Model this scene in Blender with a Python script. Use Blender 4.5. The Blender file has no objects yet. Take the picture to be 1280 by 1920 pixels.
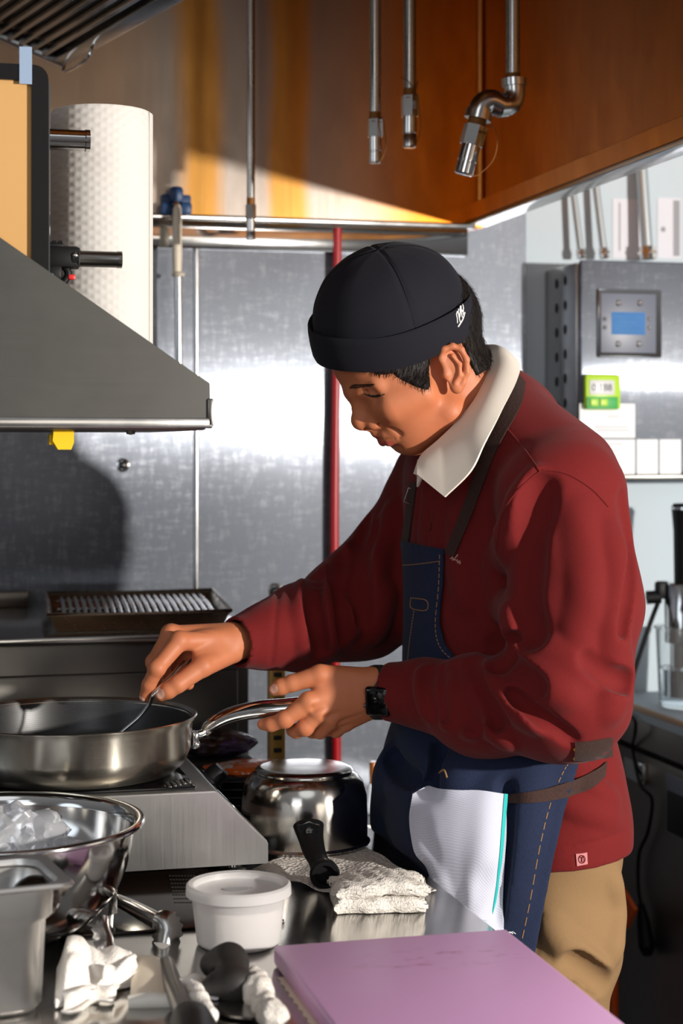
import bpy, bmesh, math, random, time
T0_ = time.time()
def tick(s):
    pass
import numpy as np
from mathutils import Vector, Matrix

random.seed(7)
rng = np.random.default_rng(7)
PI = math.pi
SC = bpy.context.scene
COL = SC.collection

# ------------------------------------------------------------------ camera frame
FPX, HOR, EYE = 3300.0, 830.0, 1.46
TH = math.atan(836.0 / FPX)
CS, SN = math.cos(TH), math.sin(TH)
RV = np.array([CS, -SN, 0.0])
FV = np.array([SN, CS, 0.0])
ZV = np.array([0.0, 0.0, 1.0])

def W(px, py, d):
    """the place in the room seen at a photo point, d metres in front of the lens"""
    return RV * ((px - 640) / FPX * d) + FV * d + ZV * (EYE + (HOR - py) / FPX * d)
def onZ(px, py, z):
    return W(px, py, (EYE - z) * FPX / (py - HOR))
def onY(px, py, y):
    return W(px, py, y / (CS - (px - 640) / FPX * SN))
def onX(px, py, x):
    return W(px, py, x / ((px - 640) / FPX * CS + SN))
def proj(p):
    p = np.asarray(p, float)
    d = p @ FV
    return 640 + FPX * (p @ RV) / d, HOR + FPX * (EYE - p[2]) / d, d

cam_d = bpy.data.cameras.new('camera')
cam = bpy.data.objects.new('camera', cam_d)
COL.objects.link(cam)
cam.location = (0, 0, EYE)
cam.rotation_euler = (PI / 2, 0, -TH)
cam_d.sensor_fit = 'VERTICAL'
cam_d.sensor_height = 36
cam_d.sensor_width = 24
cam_d.lens = FPX / 1920 * 36
cam_d.shift_y = -(960 - HOR) / 1920
cam_d.clip_start = 0.05
cam_d.dof.use_dof = True
cam_d.dof.focus_distance = 2.24
cam_d.dof.aperture_fstop = 5.0
SC.camera = cam

# ------------------------------------------------------------------ materials
def lin(r, g, b):
    f = lambda c: (c / 255 / 12.92) if c / 255 <= 0.04045 else ((c / 255 + 0.055) / 1.055) ** 2.4
    return (f(r), f(g), f(b), 1)

class NT:
    def __init__(s, name):
        s.m = bpy.data.materials.new(name)
        s.m.use_nodes = True
        s.t = s.m.node_tree
        s.b = s.t.nodes['Principled BSDF']
        s.o = s.t.nodes['Material Output']
        s._tc = None
    def n(s, typ, **kw):
        nd = s.t.nodes.new(typ)
        for k, v in kw.items():
            if k.startswith('i_'):
                nd.inputs[k[2:].replace('_', ' ')].default_value = v
            else:
                setattr(nd, k, v)
        return nd
    def l(s, a, b):
        s.t.links.new(a, b)
    def co(s, scale=(1, 1, 1), kind='Object', rot=(0, 0, 0)):
        if s._tc is None:
            s._tc = s.n('ShaderNodeTexCoord')
        mp = s.n('ShaderNodeMapping')
        mp.inputs['Scale'].default_value = scale
        mp.inputs['Rotation'].default_value = rot
        s.l(s._tc.outputs[kind], mp.inputs['Vector'])
        return mp.outputs[0]
    def noise(s, scale, vec=None, detail=4, rough=0.55, dist=0.0):
        nd = s.n('ShaderNodeTexNoise')
        nd.inputs['Scale'].default_value = scale
        nd.inputs['Detail'].default_value = detail
        nd.inputs['Roughness'].default_value = rough
        nd.inputs['Distortion'].default_value = dist
        s.l(vec if vec is not None else s.co(), nd.inputs['Vector'])
        return nd.outputs['Fac']
    def ramp(s, fac, stops, interp='LINEAR'):
        nd = s.n('ShaderNodeValToRGB')
        cr = nd.color_ramp
        cr.interpolation = interp
        while len(cr.elements) < len(stops):
            cr.elements.new(0.5)
        for e, (p, c) in zip(cr.elements, stops):
            e.position = p
            e.color = c if len(c) == 4 else (*c, 1)
        s.l(fac, nd.inputs['Fac'])
        return nd.outputs['Color']
    def mix(s, fac, a, b, mode='MIX'):
        nd = s.n('ShaderNodeMix', data_type='RGBA', blend_type=mode)
        for sock, v in ((nd.inputs[0], fac), (nd.inputs[6], a), (nd.inputs[7], b)):
            if hasattr(v, 'default_value') or hasattr(v, 'is_linked'):
                s.l(v, sock)
            else:
                sock.default_value = v
        return nd.outputs[2]
    def math(s, op, a, b=0.0, clamp=False):
        nd = s.n('ShaderNodeMath', operation=op)
        nd.use_clamp = clamp
        for sock, v in ((nd.inputs[0], a), (nd.inputs[1], b)):
            if hasattr(v, 'is_linked'):
                s.l(v, sock)
            else:
                sock.default_value = v
        return nd.outputs[0]
    def bump(s, h, strength=0.3, dist=0.002):
        nd = s.n('ShaderNodeBump')
        nd.inputs['Strength'].default_value = strength
        nd.inputs['Distance'].default_value = dist
        s.l(h, nd.inputs['Height'])
        if s.b.inputs['Normal'].is_linked:
            s.l(s.b.inputs['Normal'].links[0].from_socket, nd.inputs['Normal'])
        s.l(nd.outputs[0], s.b.inputs['Normal'])
    def set(s, **kw):
        for k, v in kw.items():
            k = k.replace('_', ' ')
            if hasattr(v, 'is_linked'):
                s.l(v, s.b.inputs[k])
            else:
                s.b.inputs[k].default_value = v
        return s

def gray(v):
    return (v, v, v, 1)

def plain(name, col, rough=0.5, metal=0.0, bump=0.0, bscale=200, var=0.0, **kw):
    t = NT(name)
    t.set(Base_Color=col, Roughness=rough, Metallic=metal, **kw)
    if var:
        f = t.noise(14, detail=5)
        c2 = tuple(max(0, c * (1 - var)) for c in col[:3]) + (1,)
        t.set(Base_Color=t.mix(f, col, c2))
    if bump:
        t.bump(t.noise(bscale, detail=3), bump, 0.001)
    return t.m

def steel(name, col=0.55, rough=0.25, grain=(1, 1, 1), gs=0.0, smudge=0.12, tint=(1, 0.985, 0.965), bump=0.0, aniso=0.0, arot=0.0):
    t = NT(name)
    c = (col * tint[0], col * tint[1], col * tint[2], 1)
    cd = tuple(x * 0.72 for x in c[:3]) + (1,)
    f = t.noise(5, detail=6, rough=0.6)
    t.set(Metallic=1.0)
    t.set(Base_Color=t.mix(f, c, cd))
    g = t.noise(60, t.co(grain), detail=3)
    sm = t.noise(9, detail=7, rough=0.65, dist=0.4)
    r = t.math('ADD', t.math('MULTIPLY', sm, smudge * 2), rough - smudge)
    r = t.math('ADD', r, t.math('MULTIPLY', g, gs))
    t.set(Roughness=r)
    if bump:
        t.bump(g, bump, 0.0006)
    if aniso:
        tg = t.n('ShaderNodeTangent', direction_type='RADIAL', axis='Z')
        t.l(tg.outputs[0], t.b.inputs['Tangent'])
        t.set(Anisotropic=aniso, Anisotropic_Rotation=arot)
    return t.m

M = {}
# brushed sheet steel on the wall: swirly scratches, grain up and down
def wall_steel():
    t = NT('scratched_sheet_steel')
    t.set(Metallic=1.0)
    big = t.noise(2.2, detail=7, rough=0.62, dist=0.6)
    scr = t.noise(3.0, t.co((26, 1, 7), rot=(0, 0.5, 0)), detail=6, rough=0.7)
    scr2 = t.noise(3.0, t.co((7, 1, 30), rot=(0, 0.9, 0)), detail=6, rough=0.7)
    c = t.mix(big, lin(142, 147, 157), lin(92, 96, 104))
    s = t.math('MULTIPLY', scr, scr2)
    c = t.mix(t.ramp(s, [(0.24, (0, 0, 0)), (0.46, (0.6, 0.6, 0.6))]), c, lin(184, 188, 197))
    t.set(Base_Color=c)
    r = t.math('ADD', t.math('MULTIPLY', big, 0.12), 0.11)
    r = t.math('ADD', r, t.math('MULTIPLY', s, 0.16))
    t.bump(t.noise(5, t.co((1, 1, 0.5)), detail=2), 0.12, 0.003)
    t.set(Roughness=r)
    t.bump(t.noise(60, t.co((6, 1, 0.4)), detail=3), 0.10, 0.0006)
    tg = t.n('ShaderNodeTangent', direction_type='RADIAL', axis='Z')
    t.l(tg.outputs[0], t.b.inputs['Tangent'])
    t.set(Anisotropic=0.97, Anisotropic_Rotation=0.0)
    b2 = t.n('ShaderNodeBsdfPrincipled')
    b2.inputs['Metallic'].default_value = 1.0
    t.l(c, b2.inputs['Base Color'])
    t.l(t.math('ADD', t.math('MULTIPLY', s, 0.35), 0.48), b2.inputs['Roughness'])
    ms = t.n('ShaderNodeMixShader')
    t.l(t.ramp(big, [(0.30, (0.42, 0.42, 0.42)), (0.70, (0.66, 0.66, 0.66))]), ms.inputs[0])
    t.l(t.b.outputs[0], ms.inputs[1])
    t.l(b2.outputs[0], ms.inputs[2])
    t.l(ms.outputs[0], t.o.inputs['Surface'])
    return t.m
M['wall_steel'] = wall_steel()

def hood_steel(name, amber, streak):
    """amber coloured stainless steel; streak paints reflections into the colour"""
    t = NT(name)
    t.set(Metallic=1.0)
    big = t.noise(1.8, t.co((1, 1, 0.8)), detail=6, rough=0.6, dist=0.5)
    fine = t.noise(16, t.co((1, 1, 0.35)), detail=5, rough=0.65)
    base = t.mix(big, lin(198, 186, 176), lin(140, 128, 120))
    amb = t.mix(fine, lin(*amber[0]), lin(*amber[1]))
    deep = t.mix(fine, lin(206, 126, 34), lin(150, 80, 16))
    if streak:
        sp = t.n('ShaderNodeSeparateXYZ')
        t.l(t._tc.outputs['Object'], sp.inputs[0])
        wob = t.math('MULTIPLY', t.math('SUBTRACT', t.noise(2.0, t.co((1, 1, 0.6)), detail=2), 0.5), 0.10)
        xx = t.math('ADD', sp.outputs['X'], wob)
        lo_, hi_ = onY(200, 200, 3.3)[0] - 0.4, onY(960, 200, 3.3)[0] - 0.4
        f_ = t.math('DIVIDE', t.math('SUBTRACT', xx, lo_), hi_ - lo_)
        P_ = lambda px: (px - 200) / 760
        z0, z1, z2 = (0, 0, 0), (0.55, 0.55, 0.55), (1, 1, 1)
        k = t.ramp(f_, [(P_(210), (.3, .3, .3)), (P_(310), z0), (P_(345), z2), (P_(385), z2), (P_(415), z0), (P_(478), z0), (P_(500), z2), (P_(555), z2), (P_(580), z0), (P_(690), (.2, .2, .2)), (P_(780), z2)])  # warm reflections painted into the base colour as upright amber bands
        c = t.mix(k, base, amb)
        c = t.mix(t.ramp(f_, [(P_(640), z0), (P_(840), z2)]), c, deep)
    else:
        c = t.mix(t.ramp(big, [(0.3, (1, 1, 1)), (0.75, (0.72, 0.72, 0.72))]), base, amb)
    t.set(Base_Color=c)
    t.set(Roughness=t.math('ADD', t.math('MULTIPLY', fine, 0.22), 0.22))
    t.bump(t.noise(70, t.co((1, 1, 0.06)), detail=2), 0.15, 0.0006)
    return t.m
M['hood_back'] = hood_steel('painted_reflection_steel', ((216, 162, 84), (184, 128, 66)), True)
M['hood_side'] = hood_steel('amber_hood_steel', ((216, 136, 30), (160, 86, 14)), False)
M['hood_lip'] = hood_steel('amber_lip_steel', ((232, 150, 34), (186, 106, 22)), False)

M['steel'] = steel('stainless_steel', 0.60, 0.22)
M['steel_bright'] = steel('polished_steel', 0.66, 0.10, smudge=0.05)
M['steel_dark'] = steel('dark_steel', 0.20, 0.34, tint=(1, 0.95, 0.88))
M['steel_shade'] = steel('canopy_steel', 0.13, 0.42, grain=(0.1, 1, 6), gs=0.1, tint=(1, 0.97, 0.90))  # shade and dark reflections on the canopy put into its base colour
M['brushed'] = steel('brushed_steel', 0.62, 0.26, grain=(8, 8, 0.15), gs=0.07, smudge=0.05, bump=0.05)
M['counter'] = steel('worktop_steel', 0.52, 0.13, grain=(0.3, 5, 1), gs=0.05, smudge=0.09, tint=(1, 0.97, 0.93))
M['pan_steel'] = steel('pan_steel', 0.80, 0.20, grain=(0.15, 0.15, 14), gs=0.08, smudge=0.08, tint=(1, 0.93, 0.80), aniso=0.75, arot=0.25)
M['pot_steel'] = steel('pot_steel', 0.62, 0.16, smudge=0.1, tint=(1, 0.95, 0.88), aniso=0.6, arot=0.25)
M['pipe'] = steel('galvanised_pipe', 0.42, 0.28, smudge=0.14, tint=(1, 0.96, 0.90), bump=0.15)
M['zinc'] = plain('zinc_conduit', lin(176, 184, 188), 0.45, 0.7)
M['chrome'] = steel('chrome', 0.74, 0.07, smudge=0.03)
M['rust'] = plain('rusty_thread', lin(150, 96, 40), 0.6, 0.5, bump=0.5, var=0.5)
M['red_paint'] = plain('red_pipe_paint', lin(172, 18, 26), 0.32, var=0.15)
M['white_wall'] = plain('white_wall_panel', lin(188, 200, 208), 0.7, bump=0.12, bscale=120)
M['floor'] = plain('dark_floor', lin(70, 56, 46), 0.6, var=0.4)
M['black'] = plain('black_plastic', lin(13, 13, 14), 0.5, Specular_IOR_Level=0.2)
M['black_soft'] = plain('black_rubber', lin(34, 30, 28), 0.62, bump=0.1)
M['black_gloss'] = plain('black_glass', lin(8, 8, 10), 0.06)
M['brown_plate'] = plain('dark_glossy_plate', lin(34, 26, 22), 0.16)
M['cork'] = plain('tan_board', lin(206, 158, 96), 0.75, bump=0.1)
M['white_plastic'] = plain('white_plastic', lin(236, 230, 220), 0.42)
M['cream_plastic'] = plain('cream_plastic', lin(232, 218, 196), 0.42)
M['blue'] = plain('blue_plastic', lin(30, 66, 110), 0.45)
M['yellow'] = plain('yellow_plastic', lin(244, 196, 16), 0.4)
M['red'] = plain('red_plastic', lin(214, 30, 30), 0.4)
M['orange'] = plain('orange_plastic', lin(226, 92, 24), 0.5)
M['amber'] = plain('amber_sauce', lin(176, 96, 22), 0.15)
M['paper'] = plain('white_paper', lin(232, 232, 234), 0.75)
M['paper_dim'] = plain('lilac_white_paper', lin(214, 214, 222), 0.75)
M['ink'] = plain('grey_ink', lin(150, 150, 156), 0.8)
M['ink_dark'] = plain('dark_ink', lin(60, 60, 66), 0.8)
M['wood'] = plain('pale_wood_edge', lin(206, 168, 132), 0.6, var=0.2)
M['fridge'] = steel('fridge_steel', 0.30, 0.4, tint=(1, 0.88, 0.78))
M['tape'] = plain('clear_tape', lin(150, 170, 196), 0.2)
M['slot'] = plain('slot_dark', lin(16, 14, 12), 0.7)
M['brass_strip'] = plain('yellowed_upright', lin(196, 150, 74), 0.4, 0.6, var=0.3)

def quilted(name, col, sc=70, st=0.5):
    t = NT(name)
    t.set(Base_Color=col, Roughness=0.85)
    a = t.n('ShaderNodeTexVoronoi', feature='F1')
    a.inputs['Scale'].default_value = sc
    t.l(t.co((1, 1, 1), rot=(0.3, 0.4, 0.785)), a.inputs['Vector'])
    t.bump(a.outputs['Distance'], st, 0.004)
    t.bump(t.noise(400), 0.12, 0.001)
    return t.m
M['towel_roll'] = None
def roll_mat():
    t = NT('embossed_paper_towel')
    t.set(Base_Color=lin(218, 214, 208), Roughness=0.9)
    w = []
    for s in (1, -1):
        nd = t.n('ShaderNodeTexWave', wave_type='BANDS', bands_direction='X')
        nd.inputs['Scale'].default_value = 34
        nd.inputs['Distortion'].default_value = 0.8
        nd.inputs['Detail'].default_value = 1
        t.l(t.co((1, 1, 1), rot=(0, s * 0.9, 0)), nd.inputs['Vector'])
        w.append(nd.outputs['Fac'])
    t.bump(t.math('MULTIPLY', w[0], w[1]), 0.28, 0.002)
    t.bump(t.noise(150), 0.25, 0.001)
    return t.m
M['towel_roll'] = roll_mat()
M['paper_sheet'] = quilted('quilted_paper_sheet', lin(204, 196, 188), 190, 0.9)
M['terry'] = None
def terry():
    t = NT('white_terry')
    t.set(Base_Color=lin(240, 232, 222), Roughness=0.95)
    t.bump(t.noise(380, detail=3, rough=0.7), 1.0, 0.004)
    t.bump(t.noise(60, detail=3), 0.5, 0.004)
    return t.m
M['terry'] = terry()
M['cloth'] = quilted('white_cloth', lin(242, 236, 228), 420, 0.35)

def woven(name, col, col2, sc=900, st=0.35, rough=0.85, tw=(1, 1, 1), sheen=0.06):
    t = NT(name)
    f = t.noise(sc, t.co(tw), detail=2)
    g = t.noise(22, detail=4)
    c = t.mix(f, col, col2)
    c = t.mix(t.math('MULTIPLY', g, 0.35), c, tuple(x * 0.7 for x in col[:3]) + (1,))
    t.set(Base_Color=c, Roughness=rough, Sheen_Weight=sheen)
    t.set(Sheen_Roughness=0.5, Specular_IOR_Level=0.2)
    t.bump(f, st, 0.0008)
    return t.m
M['maroon'] = woven('maroon_sweatshirt', lin(116, 26, 25), lin(94, 18, 19), 700, 0.25)
M['denim'] = woven('navy_denim', lin(36, 46, 74), lin(20, 26, 46), 800, 0.5, tw=(1, 1, 0.35), sheen=0.05)
M['denim_line'] = plain('tan_stitching', lin(150, 112, 74), 0.8)
M['navy'] = woven('navy_cotton', lin(28, 28, 36), lin(20, 20, 28), 900, 0.2, sheen=0.04)
M['collar'] = woven('white_collar_cotton', lin(236, 226, 212), lin(224, 214, 202), 1100, 0.12, sheen=0.05)
M['webbing'] = woven('brown_webbing', lin(72, 50, 44), lin(40, 26, 24), 420, 0.9, tw=(1, 1, 1), sheen=0.05)
M['khaki'] = woven('khaki_cotton', lin(148, 117, 82), lin(130, 101, 68), 800, 0.25, sheen=0.05)
M['shoe'] = plain('dark_shoe', lin(30, 28, 28), 0.5)
M['white_thread'] = plain('white_thread', lin(236, 234, 230), 0.8)
M['pink_thread'] = plain('pale_thread', lin(206, 160, 150), 0.8)
M['tag_pink'] = plain('woven_pink_tag', lin(190, 120, 122), 0.8)
M['teal'] = plain('teal_stripe', lin(30, 176, 172), 0.8)
def herring():
    t = NT('herringbone_towel')
    nd = t.n('ShaderNodeTexWave', wave_type='BANDS', bands_direction='DIAGONAL')
    nd.inputs['Scale'].default_value = 170
    nd.inputs['Distortion'].default_value = 1.5
    t.l(t.co(), nd.inputs['Vector'])
    t.set(Base_Color=t.mix(nd.outputs['Fac'], lin(204, 204, 218), lin(188, 190, 206)), Roughness=0.9)
    t.bump(nd.outputs['Fac'], 0.15, 0.0006)
    return t.m
M['herring'] = herring()

def skin():
    t = NT('skin')
    f = t.noise(38, detail=5)
    g = t.noise(9, detail=3)
    c = t.mix(f, lin(198, 130, 88), lin(178, 106, 68))
    c = t.mix(t.math('MULTIPLY', g, 0.5), c, lin(196, 104, 74))
    t.set(Base_Color=c, Roughness=0.54, Subsurface_Weight=0.12, Subsurface_Scale=0.01)
    t.set(Subsurface_Radius=(1.0, 0.35, 0.2), Specular_IOR_Level=0.4)
    t.bump(t.noise(420, detail=3), 0.10, 0.0006)
    return t.m
M['skin'] = skin()
M['lip'] = plain('lips', lin(168, 78, 66), 0.42, bump=0.1, bscale=300)
M['nail'] = plain('fingernail', lin(222, 168, 146), 0.3)
M['hair'] = plain('black_hair', lin(24, 17, 14), 0.6, Specular_IOR_Level=0.25)
M['brow'] = plain('eyebrow', lin(56, 36, 28), 0.7)
M['eye_white'] = plain('eye_white', lin(206, 196, 188), 0.25)
M['eye_dark'] = plain('iris', lin(24, 16, 14), 0.15)
M['purple'] = None
def board():
    t = NT('purple_cutting_board')
    f = t.noise(3, detail=5)
    sc = t.noise(4, t.co((3, 60, 1), rot=(0, 0, 0.3)), detail=4)
    c = t.mix(f, lin(224, 172, 218), lin(214, 160, 206))
    st = t.noise(1.0, t.co((26, 60, 1)), detail=3)
    g = t.n('ShaderNodeTexGradient', gradient_type='SPHERICAL')
    mp = t.n('ShaderNodeMapping')
    mp.inputs['Location'].default_value = (-0.03 * 9, -0.175 * 22, 0)
    mp.inputs['Scale'].default_value = (9, 22, 1)
    t.l(t._tc.outputs['Object'], mp.inputs['Vector'])
    t.l(mp.outputs[0], g.inputs['Vector'])
    k = t.math('MULTIPLY', t.ramp(st, [(0.54, (0, 0, 0)), (0.68, (1, 1, 1))]), g.outputs['Fac'])
    t.set(Base_Color=t.mix(k, c, lin(140, 40, 60)), Roughness=0.42)
    t.bump(sc, 0.1, 0.0006)
    return t.m
M['purple'] = board()
def glassy(name, col, rough=0.05, trans=1.0, ior=1.45, alpha=1.0):
    t = NT(name)
    t.set(Base_Color=col, Roughness=rough, Transmission_Weight=trans, IOR=ior, Alpha=alpha)
    return t.m
M['clear'] = glassy('clear_plastic', (0.95, 0.97, 0.98, 1), 0.08, 0.95, 1.2)
M['film'] = glassy('plastic_film', (0.93, 0.94, 0.97, 1), 0.2, 0.75, 1.15)
M['frosted'] = glassy('frosted_plastic', (0.95, 0.93, 0.92, 1), 0.35, 0.65, 1.2)
M['water'] = glassy('water', (0.9, 0.95, 1, 1), 0.02, 1.0, 1.33)
M['cream'] = plain('white_cream', lin(240, 234, 230), 0.5)
M['sauce'] = plain('dark_sauce', lin(14, 12, 12), 0.12)
def honey():
    t = NT('black_textured_coating')
    t.set(Base_Color=lin(22, 22, 24), Roughness=0.35)
    b = t.n('ShaderNodeTexBrick')
    b.inputs['Scale'].default_value = 60
    b.inputs['Mortar Size'].default_value = 0.012
    b.inputs['Color1'].default_value = gray(0)
    b.inputs['Color2'].default_value = gray(0)
    b.inputs['Mortar'].default_value = gray(1)
    t.l(t.co((1, 1, 1), 'UV'), b.inputs['Vector'])
    t.set(Base_Color=t.mix(b.outputs['Color'], lin(20, 20, 22), lin(86, 84, 82)))
    t.bump(b.outputs['Color'], 0.5, 0.001)
    return t.m
M['coating'] = honey()
def bag_print(name, cols):
    t = NT(name)
    f = t.noise(17, detail=4, rough=0.7)
    n = len(cols)
    t.set(Base_Color=t.ramp(f, [(0.3 + 0.4 * i / max(1, n - 1), lin(*c)) for i, c in enumerate(cols)], 'CONSTANT'), Roughness=0.25)
    t.bump(t.noise(40), 0.5, 0.004)
    return t.m
M['bag_dark'] = bag_print('printed_food_bag', [(24, 18, 20), (60, 44, 40), (70, 52, 92), (150, 90, 40)])
M['bag_orange'] = bag_print('orange_food_bag', [(200, 190, 178), (214, 96, 30), (226, 120, 40), (190, 150, 120)])
def lcd():
    t = NT('blue_lcd_screen')
    f = t.noise(30, t.co((1, 1, 4)), detail=2)
    t.set(Base_Color=lin(40, 70, 110), Roughness=0.6, Specular_IOR_Level=0.1)
    t.l(t.mix(f, lin(110, 165, 215), lin(80, 132, 190)), t.b.inputs['Emission Color'])
    t.set(Emission_Strength=0.55)
    return t.m
M['lcd'] = lcd()
M['lime'] = plain('lime_plastic', lin(170, 206, 40), 0.4)
M['green'] = plain('green_plastic', lin(50, 160, 70), 0.45)
M['lcd_grey'] = plain('grey_lcd', lin(206, 204, 206), 0.35)
M['panel_grey'] = plain('grey_keypad', lin(104, 108, 122), 0.4)

# ------------------------------------------------------------------ mesh building
ORG = {}
class MB:
    def __init__(s):
        s.v, s.f, s.mi, s.cur = [], [], [], 0
        s.uv = None
    def add(s, verts, faces, M4=None):
        o = len(s.v)
        for p in verts:
            p = Vector(p)
            s.v.append(tuple(M4 @ p) if M4 is not None else tuple(p))
        for f in faces:
            s.f.append(tuple(i + o for i in f))
            s.mi.append(s.cur)
        return s
    def addbm(s, bm, M4=None):
        bm.verts.index_update()
        s.add([v.co.copy() for v in bm.verts], [[v.index for v in f.verts] for f in bm.faces], M4)
        bm.free()
        return s
    def box(s, c, size, bevel=0.0, rot=None, seg=2):
        bm = bmesh.new()
        bmesh.ops.create_cube(bm, size=1)
        bmesh.ops.scale(bm, vec=Vector(size), verts=bm.verts)
        if bevel:
            bmesh.ops.bevel(bm, geom=bm.edges[:], offset=min(bevel, min(size) * 0.49), segments=seg, affect='EDGES', profile=0.5)
        m = Matrix.Translation(Vector(c))
        if rot is not None:
            m = m @ rot.to_4x4()
        return s.addbm(bm, m)
    def bx(s, lo, hi, bevel=0.0, seg=2):
        lo, hi = np.array(lo, float), np.array(hi, float)
        return s.box((lo + hi) / 2, hi - lo, bevel, None, seg)
    def lathe(s, prof, base=(0, 0, 0), seg=48, M4=None, sx=1.0, sy=1.0, close=False):
        vs, fs = [], []
        n = len(prof)
        for i in range(seg):
            a = 2 * PI * i / seg
            for r, z in prof:
                vs.append((r * math.cos(a) * sx, r * math.sin(a) * sy, z))
        for i in range(seg):
            j = (i + 1) % seg
            for k in range(n - 1 if not close else n):
                k2 = (k + 1) % n
                fs.append((i * n + k, j * n + k, j * n + k2, i * n + k2))
        m = Matrix.Translation(Vector(base))
        if M4 is not None:
            m = m @ M4
        return s.add(vs, fs, m)
    def tube(s, pts, rad, seg=16, closed=False, caps=True, squash=None):
        pts = [Vector(p) for p in pts]
        n = len(pts)
        rad = rad if hasattr(rad, '__len__') else [rad] * n
        ts = []
        for i in range(n):
            if closed:
                t = pts[(i + 1) % n] - pts[i - 1]
            else:
                t = pts[min(i + 1, n - 1)] - pts[max(i - 1, 0)]
            ts.append(t.normalized())
        up = Vector((0, 0, 1)) if abs(ts[0].z) < 0.9 else Vector((1, 0, 0))
        nx = ts[0].cross(up).normalized()
        vs, fs = [], []
        for i in range(n):
            nx = (nx - ts[i] * nx.dot(ts[i]))
            nx = nx.normalized() if nx.length > 1e-6 else ts[i].orthogonal().normalized()
            ny = ts[i].cross(nx)
            for k in range(seg):
                a = 2 * PI * k / seg
                r1, r2 = (rad[i], rad[i]) if squash is None else (rad[i], rad[i] * squash)
                vs.append(pts[i] + nx * (math.cos(a) * r1) + ny * (math.sin(a) * r2))
        for i in range(n if closed else n - 1):
            j = (i + 1) % n
            for k in range(seg):
                k2 = (k + 1) % seg
                fs.append((i * seg + k, i * seg + k2, j * seg + k2, j * seg + k))
        if caps and not closed:
            fs.append(tuple(range(seg))[::-1])
            fs.append(tuple((n - 1) * seg + k for k in range(seg)))
        return s.add(vs, fs)
    def cyl(s, a, b, r1, r2=None, seg=24):
        return s.tube([a, b], [r1, r1 if r2 is None else r2], seg)
    def ball(s, c, r, scale=(1, 1, 1), rot=None, seg=20):
        bm = bmesh.new()
        bmesh.ops.create_uvsphere(bm, u_segments=seg, v_segments=max(8, seg // 2), radius=1)
        m = Matrix.Translation(Vector(c))
        if rot is not None:
            m = m @ rot.to_4x4()
        m = m @ Matrix.Diagonal((r * scale[0], r * scale[1], r * scale[2], 1))
        return s.addbm(bm, m)
    def prism(s, poly, a, b, plane='XZ'):
        """poly in the plane, extruded along the third axis from a to b"""
        n = len(poly)
        def mk(p, t):
            return {'XZ': (p[0], t, p[1]), 'YZ': (t, p[0], p[1]), 'XY': (p[0], p[1], t)}[plane]
        vs = [mk(p, a) for p in poly] + [mk(p, b) for p in poly]
        fs = [tuple(range(n)), tuple(range(2 * n - 1, n - 1, -1))]
        for i in range(n):
            j = (i + 1) % n
            fs.append((i, i + n, j + n, j))
        return s.add(vs, fs)
    def grid(s, rows, thick=0.0, wrap=False):
        """rows: list of equal-length lists of points; thick gives a real two-sided sheet"""
        A = np.array([[tuple(p) for p in r] for r in rows], float)
        nu, nv = A.shape[:2]
        du = np.gradient(A, axis=0)
        dv = np.gradient(A, axis=1)
        N = np.cross(du, dv)
        N /= (np.linalg.norm(N, axis=2, keepdims=True) + 1e-12)
        if thick == 0:
            vs = A.reshape(-1, 3)
            fs = [(i * nv + j, i * nv + j + 1, (i + 1) * nv + j + 1, (i + 1) * nv + j) for i in range(nu - 1) for j in range(nv - 1)]
            return s.add(vs, fs)
        T, B = (A + N * thick / 2).reshape(-1, 3), (A - N * thick / 2).reshape(-1, 3)
        o = nu * nv
        fs = []
        for i in range(nu - 1):
            for j in range(nv - 1):
                a, b, c, d = i * nv + j, i * nv + j + 1, (i + 1) * nv + j + 1, (i + 1) * nv + j
                fs.append((a, b, c, d))
                fs.append((a + o, d + o, c + o, b + o))
        for i in range(nu - 1):
            for j in (0, nv - 1):
                a, b = i * nv + j, (i + 1) * nv + j
                fs.append((a, b, b + o, a + o) if j == 0 else (b, a, a + o, b + o))
        for j in range(nv - 1):
            for i in (0, nu - 1):
                a, b = i * nv + j, i * nv + j + 1
                fs.append((b, a, a + o, b + o) if i == 0 else (a, b, b + o, a + o))
        return s.add(np.vstack([T, B]), fs)
    def tf(s, M4):
        s.v = [tuple(M4 @ Vector(p)) for p in s.v]
        return s
    def build(s, name, mat, parent=None, angle=35, origin=None):
        me = bpy.data.meshes.new(name)
        V = np.array(s.v, float)
        if parent is not None:
            org = ORG[parent.name]
        elif origin is not None:
            org = np.array(origin, float)
        else:
            lo, hi = V.min(0), V.max(0)
            org = np.array([(lo[0] + hi[0]) / 2, (lo[1] + hi[1]) / 2, lo[2]])
        me.from_pydata((V - org).tolist(), [], s.f)
        mats = mat if isinstance(mat, (list, tuple)) else [mat]
        for m in mats:
            me.materials.append(M[m] if isinstance(m, str) else m)
        if len(mats) > 1:
            me.polygons.foreach_set('material_index', s.mi)
        bm = bmesh.new()
        bm.from_mesh(me)
        bmesh.ops.recalc_face_normals(bm, faces=bm.faces[:])
        bm.to_mesh(me)
        bm.free()
        me.polygons.foreach_set('use_smooth', [True] * len(me.polygons))
        if angle:
            me.set_sharp_from_angle(angle=math.radians(angle))
        me.update()
        o = bpy.data.objects.new(name, me)
        COL.objects.link(o)
        if parent is not None:
            o.parent = parent
        else:
            o.location = org
        ORG[o.name] = org
        return o

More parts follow.
